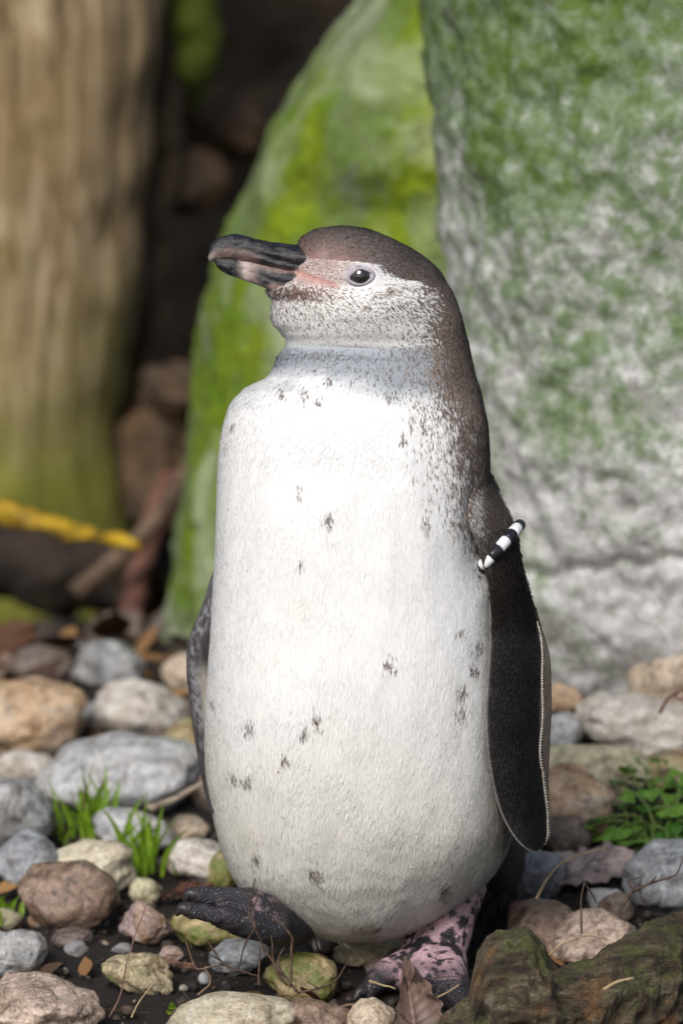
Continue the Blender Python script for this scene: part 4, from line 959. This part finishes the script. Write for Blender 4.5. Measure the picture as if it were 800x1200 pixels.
def lobed_leaf(r):
    out = []; k = 40
    for i in range(k):
        a = -math.pi * 0.86 + 2 * math.pi * 0.86 * i / (k - 1); lob = 0.62 + 0.38 * abs(math.cos(a * 2.5)) ** 0.7; tooth = 1 + 0.07 * math.cos(a * 19)
        out.append((math.cos(a) * lob * tooth, math.sin(a) * lob * tooth))
    pts = [(-0.05, 0, 0)]
    for ring_ in (0.5, 1.0):
        for x, y in out: pts.append((x * ring_, y * ring_, 0.10 * ring_ ** 2 * math.cos(math.atan2(y, x) * 5) - 0.22 * ring_ ** 2))
    f = [(0, 1 + i, 2 + i) for i in range(k - 1)] + [(1 + i, 1 + k + i, 2 + k + i, 2 + i) for i in range(k - 1)]
    return np.array(pts), f
def plant():
    r = random.Random(12); base = GH(762, 985); root = empty('leafy_plant', base)
    me = mesh_from('leaf', *lobed_leaf(r), plain_mat('herb_leaf', (0.022, 0.085, 0.010), (0.07, 0.19, 0.02), 3, 0.5, 0.3, 0.3)); me2 = mesh_from('leaf', *lobed_leaf(r), plain_mat('young_leaf', (0.09, 0.20, 0.02), (0.17, 0.34, 0.05), 3, 0.5, 0.3, 0.35))
    Ms = plain_mat('green_stem', (0.06, 0.12, 0.02), (0.14, 0.2, 0.05), 60, 0.5, 0.2)
    spots = [(690, 968, 15), (705, 978, 17), (722, 972, 20), (738, 985, 21), (752, 968, 18), (765, 982, 22), (780, 970, 21), (796, 982, 22), (812, 970, 22), (722, 942, 15), (742, 930, 18), (758, 944, 17), (772, 930, 19), (790, 945, 22), (806, 930, 20), (728, 916, 15), (752, 912, 17), (778, 914, 16), (798, 908, 18), (754, 896, 13), (772, 890, 12), (735, 900, 11), (700, 958, 12), (760, 1000, 17), (785, 998, 18), (745, 1002, 14), (713, 990, 13), (820, 950, 22)]
    for u, v, sz in spots:
        y = float(base[1]) + (1000 - v) * 0.0011 - 0.05 + r.uniform(-0.02, 0.02); p = PY(u, v, y)
        if p[2] < gz(p[0], p[1]) + 0.008: p[2] = float(gz(p[0], p[1])) + 0.010
        lf = put('leaf', me if r.random() < 0.6 else me2, root, p); lf.scale = [sz * 0.00074] * 3
        out = p - np.asarray(base); lf.rotation_euler = (r.uniform(-0.5, 0.5) + 0.35, r.uniform(-0.35, 0.45), math.atan2(out[1], out[0]) + r.uniform(-0.9, 0.9))
        b0 = np.asarray(base) + np.array([r.uniform(-0.02, 0.02), r.uniform(-0.01, 0.02), -0.002]); mid = (p + b0) / 2 + np.array([0, 0, 0.012])
        v_, f_ = tube([b0, mid, p], [0.0011, 0.0009, 0.0007], 6, 4); obj('stem', v_, f_, Ms, root)
    tag(root, 'low leafy plant with lobed bright green leaves among the stones', 'plant')
plant()

def dead_leaf(axis_px, half_px, label, c1, c2, curl=0.3, seed=1, wave=0.003):
    """a real blade: midrib through photo pixels with distances (u, v, y), half widths to both sides in pixels, side veins raised"""
    A = np.array([PY(u, v, y) for u, v, y in axis_px]); n = len(A); k = np.linspace(0, 1, 40); ks = np.linspace(0, 1, n)
    M = np.stack([pchip(ks, A[:, q], k) for q in range(3)], 1); T = np.gradient(M, axis=0); T /= np.linalg.norm(T, axis=1)[:, None]
    hp = pchip(np.linspace(0, 1, len(half_px)), [h[0] for h in half_px], k) * 0.0006; hm = pchip(np.linspace(0, 1, len(half_px)), [h[1] for h in half_px], k) * 0.0006
    view = CAM - M; view /= np.linalg.norm(view, axis=1)[:, None]; face = view * 0.40 + np.array([0, 0.0, 0.85]); side = np.cross(T, face); side /= np.linalg.norm(side, axis=1)[:, None]; nrm = np.cross(side, T)
    nrm *= np.sign(np.sum(nrm * view, 1))[:, None]
    b = np.linspace(-1, 1, 41); V = []; C = []; r = np.random.default_rng(seed); c1 = np.array(c1); c2 = np.array(c2)
    for i in range(40):
        for x in b:
            w_ = hp[i] if x > 0 else hm[i]; w_ = w_ * (1 + 0.10 * math.sin(k[i] * 31 + seed) * abs(x) ** 3); ph = (k[i] * 9 - abs(x) * 2.0) % 1.0; vein = math.exp(-((ph - 0.5) / 0.09) ** 2) * min(1, 3 * (1.05 - abs(x))); rib = math.exp(-(x / 0.05) ** 2)
            up = curl * w_ * abs(x) ** 2.2 * (1 if x > 0 else 0.5) + wave * math.sin(k[i] * 9 + x * 3 + seed) + 0.0009 * (vein + 1.2 * rib) + wave * 0.6 * math.sin(ph * 6.28) * abs(x)
            V.append(M[i] + side[i] * x * w_ + nrm[i] * up); C.append(c2 * 1.35 * max(vein * 0.5, rib) + (1 - max(vein * 0.5, rib)) * c1)
    V = np.array(V); C = np.array(C); z = sstep(-0.3, 0.4, fbm(V * 70, seed, 4)); C = mixc(C, c2, z * 0.7); C = mixc(C, c1 * 0.25, sstep(0.35, 0.6, fbm(V * 130, seed + 4, 3)) * 0.8)
    F = np.array([(i * 41 + j, i * 41 + j + 1, (i + 1) * 41 + j + 1, (i + 1) * 41 + j) for i in range(39) for j in range(40)])
    o = obj('dead_leaf', V, F, vcol_mat('dead_leaf', 0.5, 0.35, 0.12), None, C); sm = o.modifiers.new('thickness', 'SOLIDIFY'); sm.thickness = 0.0008; tag(o, label, 'leaf'); return o
g0 = GH(660, 1066)[1]
dead_leaf([(612, 1034, g0 + 0.035), (640, 1026, g0 + 0.04), (680, 1018, g0 + 0.045), (715, 1010, g0 + 0.05), (744, 1002, g0 + 0.055)], [(14, 8), (36, 24), (40, 36), (34, 36), (2, 2)], 'large curled grey-brown dead leaf beside the flipper tip', (0.19, 0.15, 0.14), (0.40, 0.33, 0.31), 0.22, 2, 0.0025)
dead_leaf([(486, 1222, -0.135), (484, 1195, -0.13), (480, 1160, -0.125), (474, 1120, -0.122)], [(10, 8), (34, 20), (22, 12), (0.6, 0.6)], 'pointed brown dead leaf standing in front of the pink foot', (0.095, 0.06, 0.048), (0.19, 0.125, 0.10), 0.5, 5, 0.0012)
gl = GH(215, 1058)[1]
dead_leaf([(194, 1052, gl), (220, 1044, gl + 0.01), (250, 1038, gl + 0.02)], [(4, 4), (14, 12), (2, 2)], 'small dark reddish dead leaf behind the raised foot', (0.06, 0.025, 0.018), (0.13, 0.06, 0.04), 0.5, 6, 0.002)
gl = GH(196, 1134)[1]
dead_leaf([(166, 1132, gl), (196, 1129, gl), (228, 1132, gl)], [(2, 2), (9, 8), (1, 1)], 'thin reddish brown leaf beside the lumpy beige stone', (0.11, 0.055, 0.035), (0.20, 0.11, 0.07), 0.4, 7, 0.0015)

M_TW = plain_mat('twig_bark', (0.035, 0.02, 0.014), (0.12, 0.075, 0.05), 200, 0.7, 0.6); M_STRAW = plain_mat('straw', (0.26, 0.18, 0.09), (0.42, 0.33, 0.20), 150, 0.6, 0.3)
def twig(paths, label, rad=1.6, mat=None, ys=(-0.075, -0.085), name='twig', seed=0):
    r = random.Random(seed); parts = []
    for k, pts in enumerate(paths):
        n = len(pts); q = [PY(u, v, ys[0] + (ys[1] - ys[0]) * i / max(1, n - 1) + r.uniform(-0.004, 0.004) * (i > 0)) for i, (u, v) in enumerate(pts)]
        q = [np.array([p[0], p[1], max(p[2], float(gz(p[0], p[1])) + 0.001)]) for p in q]
        R = rad * 0.0006 * (1 if k == 0 else 0.75); v_, f_ = tube(q, list(np.linspace(R, R * 0.45, n)), 7, 6); v_ = v_ + fbm(v_ * 220, seed + k, 2)[:, None] * R * 0.35; parts.append((v_, f_))
    if len(parts) == 1: o = obj(name, parts[0][0], parts[0][1], mat or M_TW); tag(o, label, 'twig'); return o
    root = empty(name, parts[0][0].mean(0)); tag(root, label, 'twig')
    for i, (v_, f_) in enumerate(parts): obj('stem' if i == 0 else 'side_shoot', v_, f_, mat or M_TW, root)
    return root
twig([[(348, 1162), (330, 1140), (312, 1116), (300, 1092), (292, 1071), (299, 1029)], [(300, 1092), (296, 1070), (302, 1050), (300, 1040)], [(298, 1088), (286, 1110), (280, 1135)], [(330, 1140), (326, 1125), (333, 1110)]], 'tall branched dark twig standing before the raised foot', 1.9, ys=(-0.12, -0.10), seed=1)
twig([[(340, 1156), (342, 1101), (330, 1083), (316, 1071)]], 'curved brown twig arching beside the white belly', 1.9, ys=(-0.12, -0.10), seed=2)
twig([[(348, 1164), (372, 1158), (393, 1149), (405, 1131)], [(372, 1158), (360, 1150)]], 'thin twig lying over the round mossy stone', 1.5, ys=(-0.115, -0.11), seed=3)
twig([[(336, 1155), (325, 1140), (320, 1122), (318, 1096)]], 'short upright twig under the belly', 1.8, ys=(-0.11, -0.10), seed=4)
twig([[(303, 1155), (304, 1135), (305, 1110)]], 'straight stub of twig beside the raised foot', 1.5, ys=(-0.11, -0.105), seed=5)
twig([[(232, 1166), (247, 1150), (240, 1135), (232, 1136), (218, 1104)], [(240, 1134), (262, 1131), (278, 1148)]], 'forked pale rootlet lying on the dark soil', 1.5, plain_mat('rootlet', (0.12, 0.075, 0.045), (0.24, 0.16, 0.10), 150, 0.7, 0.4), (-0.06, -0.04), seed=6)
twig([[(244, 1102), (258, 1125), (279, 1137), (302, 1144)], [(258, 1125), (246, 1118)]], 'slanting rootlet over the flat blue-grey stone', 1.5, ys=(-0.055, -0.07), seed=7)
twig([[(128, 1199), (140, 1170), (149, 1128), (159, 1095), (172, 1059)]], 'long thin bent stalk rising past the lumpy beige stone', 1.2, plain_mat('dry_stalk', (0.12, 0.07, 0.05), (0.22, 0.14, 0.10), 150, 0.7, 0.4), (-0.085, -0.06), seed=8)
twig([[(154, 1199), (162, 1176), (187, 1144)]], 'pale straw leaning on the lumpy beige stone', 1.3, M_STRAW, (-0.085, -0.06), seed=9)
twig([[(94, 1182), (130, 1194), (176, 1199)]], 'thin fallen stem lying on bare soil in the foreground', 1.2, ys=(-0.06, -0.075), seed=10)
twig([[(200, 1196), (212, 1178), (222, 1172), (214, 1160)], [(212, 1178), (204, 1166)]], 'little branched rootlet by the big cream stone', 1.2, ys=(-0.08, -0.06), seed=11)
twig([[(174, 948), (200, 938), (246, 912)]], 'thick pale stick lying behind the penguin\'s flank', 6.5, plain_mat('pale_stick', (0.16, 0.115, 0.08), (0.40, 0.33, 0.25), 60, 0.7, 0.5), (0.33, 0.36), seed=12)
twig([[(97, 952), (100, 920), (96, 898)], ], 'dark upright stalk in the grass tuft', 1.8, ys=(0.30, 0.30), seed=13)
twig([[(681, 1094), (680, 1060), (684, 1034)], [(684, 1034), (692, 1046), (699, 1058)]], 'upright hooked twig in front of the dead leaf', 1.6, ys=(-0.04, -0.03), seed=14)
twig([[(640, 1122), (662, 1104), (690, 1096), (712, 1101)]], 'yellow grass stem bent over the pinkish brown stone', 1.4, M_STRAW, (-0.09, -0.07), seed=15)
twig([[(628, 1053), (642, 1028), (668, 1005), (711, 993)]], 'pale straw lying across the dead leaf', 2.0, M_STRAW, (0.03, 0.10), seed=16)
twig([[(728, 1062), (742, 1044), (772, 1032), (790, 1026), (800, 1006)], [(742, 1044), (735, 1034), (748, 1028)], [(760, 1036), (768, 1028)]], 'branched dark twig across the rounded blue-grey stone', 2.0, ys=(-0.01, 0.02), seed=17)
twig([[(772, 836), (783, 818), (794, 812), (806, 808)], [(790, 814), (796, 820), (802, 814), (797, 806), (790, 812)]], 'curled brown twig before the orange-tan stone', 2.6, plain_mat('curl_twig', (0.09, 0.04, 0.03), (0.2, 0.10, 0.07), 150, 0.6, 0.4), (0.28, 0.28), seed=18)
twig([[(432, 1150), (448, 1154), (463, 1159)]], 'short straw bit lying on the black toes', 1.8, M_STRAW, (-0.11, -0.11), seed=19)
twig([[(508, 1171), (524, 1163), (539, 1153)]], 'short straw bit leaning on the pink foot', 1.8, M_STRAW, (-0.115, -0.10), seed=20)
twig([[(392, 1181), (420, 1177), (452, 1183), (482, 1199)]], 'thin rootlet trailing before the standing foot', 1.6, plain_mat('rootlet_b', (0.12, 0.075, 0.045), (0.24, 0.16, 0.10), 150, 0.7, 0.4), (-0.075, -0.11), seed=21)
twig([[(470, 1143), (500, 1147), (545, 1143)]], 'dark thin twig across the pink ankle', 1.2, ys=(-0.10, -0.08), seed=22)

# mossy log in the right foreground
def log():
    m, t, b = newmat('mossy_wood'); v = objvec(t); mp = N(t, 'ShaderNodeMapping'); mp.inputs['Scale'].default_value = (0.22, 1, 1); mp.inputs['Rotation'].default_value = (0, math.radians(14), 0); t.links.new(v, mp.inputs[0])
    g = noise(t, mp.outputs[0], 95, 8, 0.68, 0.6); bl = noise(t, v, 26, 7, 0.68); fi = noise(t, v, 260, 6, 0.7)
    c = ramp(t, g, [(0.34, (0.012, 0.008, 0.005)), (0.47, (0.055, 0.038, 0.02)), (0.6, (0.13, 0.105, 0.06)), (0.76, (0.25, 0.24, 0.19))])
    c = mix(t, ramp(t, bl, [(0.30, 0.85), (0.46, 0)]), c, (0.20, 0.095, 0.025))
    sep = N(t, 'ShaderNodeSeparateXYZ'); gm = N(t, 'ShaderNodeNewGeometry'); t.links.new(gm.outputs['Normal'], sep.inputs[0])
    mk = math_(t, 'ADD', bl, math_(t, 'MULTIPLY', sep.outputs[2], 0.10)); c = mix(t, ramp(t, mk, [(0.55, 0), (0.70, 0.85)]), c, mix(t, fi, (0.03, 0.042, 0.006), (0.12, 0.135, 0.02)))
    c = mix(t, 1.0, c, ramp(t, fi, [(0.3, 0.6), (0.7, 1.3)]), 'MULTIPLY')
    t.links.new(c, b.inputs['Base Color']); b.inputs['Roughness'].default_value = 0.75; bump(t, b, math_(t, 'ADD', g, math_(t, 'ADD', math_(t, 'MULTIPLY', bl, 1.0), math_(t, 'MULTIPLY', fi, 0.4))), 1.0, 0.008)
    us = [486, 505, 530, 548, 556, 566, 578, 592, 608, 622, 632, 640, 652, 668, 690, 720, 760, 800, 860, 960]
    tp = [1225, 1203, 1182, 1164, 1130, 1104, 1094, 1088, 1083, 1086, 1098, 1114, 1128, 1131, 1126, 1111, 1086, 1063, 1036, 1010]
    u = np.linspace(486, 960, 260); top = pchip(us, tp, u); top = top + fbm(np.stack([u * 0.06, u * 0, u * 0], -1), 4, 4) * 3.0; mm = 120; V = []
    for i in range(len(u)):
        yc = -0.155 + 0.10 * sstep(640, 900, u[i]); pt_ = PY(u[i], top[i], yc); zt = pt_[2]; zb = -0.03; h = (zt - zb) / 2; zc = (zt + zb) / 2; dp = 0.028 + 0.024 * sstep(486, 600, u[i]); dp *= min(1, 0.2 + (u[i] - 486) / 40)
        t_ = np.linspace(0, 2 * np.pi, mm, endpoint=False); sn = np.sin(t_); cs = np.cos(t_)
        V.append(np.stack([np.full(mm, pt_[0]), yc - dp * np.sign(cs) * np.abs(cs) ** 0.85, zc + h * np.sign(sn) * np.abs(sn) ** 0.8], -1))
    V = np.array(V); ctr = V.mean(1, keepdims=True); d = V - ctr; d /= np.linalg.norm(d, axis=2)[..., None] + 1e-9
    st = V * np.array([14, 55, 55]) + np.array([0, 0, 1]) * V[..., :1] * -14
    disp = -np.abs(fbm(st * 0.8, 101, 5)) * 0.018 + np.abs(fbm(V * 34, 102, 4)) * -0.014 * (1 - sstep(0.16, 0.2, V[..., 0])) + fbm(V * 140, 103, 3) * 0.0016
    keep = 1 - 0.45 * np.clip(d[..., 2], 0, 1) ** 3; V = V + d * (disp * keep)[..., None]
    root = empty('mossy_log', V.reshape(-1, 3).mean(0)); obj('trunk', V.reshape(-1, 3), loft_faces(len(u), mm), m, root)
    q, f = tube([PY(706, 1160, -0.245), PY(724, 1150, -0.243), PY(742, 1146, -0.24)], [0.0012, 0.0011, 0.0008], 6, 4)
    obj('splinter', q, f, M_STRAW, root)
    tag(root, 'rotting mossy log with a knobbly broken end in the foreground', 'log')
log()

# things in the dark hollow behind
M_SHADE_LOG = plain_mat('shade_log_dark', (0.007, 0.005, 0.004), (0.035, 0.022, 0.013), 30, 0.85, 0.9, stretch=(0.3, 1, 1))  # near-black log added in the hollow to stand in for shade at the trunk foot
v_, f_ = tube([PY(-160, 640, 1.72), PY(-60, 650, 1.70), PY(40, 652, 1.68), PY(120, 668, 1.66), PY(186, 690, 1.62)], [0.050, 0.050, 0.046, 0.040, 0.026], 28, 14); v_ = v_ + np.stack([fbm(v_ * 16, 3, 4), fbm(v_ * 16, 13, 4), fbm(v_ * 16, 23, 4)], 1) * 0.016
tag(obj('shade_log', v_, f_, M_SHADE_LOG), 'added near-black log standing in for the shade before the trunk foot', 'log')
M_YEL = plain_mat('yellow_lichen_bark', (0.09, 0.05, 0.008), (0.52, 0.33, 0.012), 55, 0.7, 0.8)
v_, f_ = tube([PY(-60, 592, 1.35), PY(0, 603, 1.33), (PY(60, 612, 1.32)), PY(110, 628, 1.31), PY(168, 642, 1.30)], [0.0085, 0.009, 0.010, 0.0088, 0.0065], 14, 8); v_ = v_ + np.stack([fbm(v_ * 45, 3, 4), fbm(v_ * 45, 13, 4), fbm(v_ * 45, 23, 4)], 1) * 0.008
tag(obj('branch', v_, f_, M_YEL), 'bright yellow lichen-covered branch in front of the trunk foot', 'branch')
M_BR = plain_mat('brown_branch', (0.06, 0.04, 0.025), (0.19, 0.125, 0.08), 40, 0.8, 0.7)
v_, f_ = tube([PY(88, 694, 1.42), PY(130, 662, 1.45), PY(180, 612, 1.5), PY(226, 540, 1.6)], [0.010, 0.011, 0.010, 0.008], 10, 6); tag(obj('branch', v_, f_, M_BR), 'dull brown stick slanting up from the hollow towards the mossy boulder', 'branch')
v_, f_ = tube([PY(196, 560, 1.8), PY(180, 610, 1.7), PY(160, 690, 1.5), PY(150, 745, 1.32)], [0.012, 0.014, 0.013, 0.012], 10, 6); v_ = v_ + fbm(v_ * 40, 7, 3)[:, None] * 0.006; tag(obj('branch', v_, f_, plain_mat('reddish_branch', (0.10, 0.045, 0.03), (0.22, 0.10, 0.07), 40, 0.8, 0.7)), 'reddish brown dead branch dipping into the hollow', 'branch')
v_, f_ = tube([PY(215, -160, 2.3), PY(222, -20, 2.3), PY(226, 60, 2.32), PY(218, 130, 2.35)], [0.03, 0.038, 0.034, 0.012], 14, 8); v_ = v_ + fbm(v_ * 22, 9, 3)[:, None] * 0.012; tag(obj('branch', v_, f_, plain_mat('moss_branch', (0.06, 0.09, 0.01), (0.20, 0.23, 0.03), 30, 0.9, 0.8)), 'mossy green stump of branch hanging from the bank beside the trunk', 'branch')
def far_rock(px, y, label, mat, seed, name='rock'):
    ul, vt, ur, vb = px; a = PY(ul, vt, y); b = PY(ur, vb, y); c = (a + b) / 2
    q = stone_shape(seed, ((b[0] - a[0]) / 2, (b[0] - a[0]) / 2.4, (a[2] - b[2]) / 2), 0.5, 0.2); o = put(name, mesh_from(name, q, ICO5[1], mat), None, c); tag(o, label, 'rock', 'rocks in the dark bank'); return o
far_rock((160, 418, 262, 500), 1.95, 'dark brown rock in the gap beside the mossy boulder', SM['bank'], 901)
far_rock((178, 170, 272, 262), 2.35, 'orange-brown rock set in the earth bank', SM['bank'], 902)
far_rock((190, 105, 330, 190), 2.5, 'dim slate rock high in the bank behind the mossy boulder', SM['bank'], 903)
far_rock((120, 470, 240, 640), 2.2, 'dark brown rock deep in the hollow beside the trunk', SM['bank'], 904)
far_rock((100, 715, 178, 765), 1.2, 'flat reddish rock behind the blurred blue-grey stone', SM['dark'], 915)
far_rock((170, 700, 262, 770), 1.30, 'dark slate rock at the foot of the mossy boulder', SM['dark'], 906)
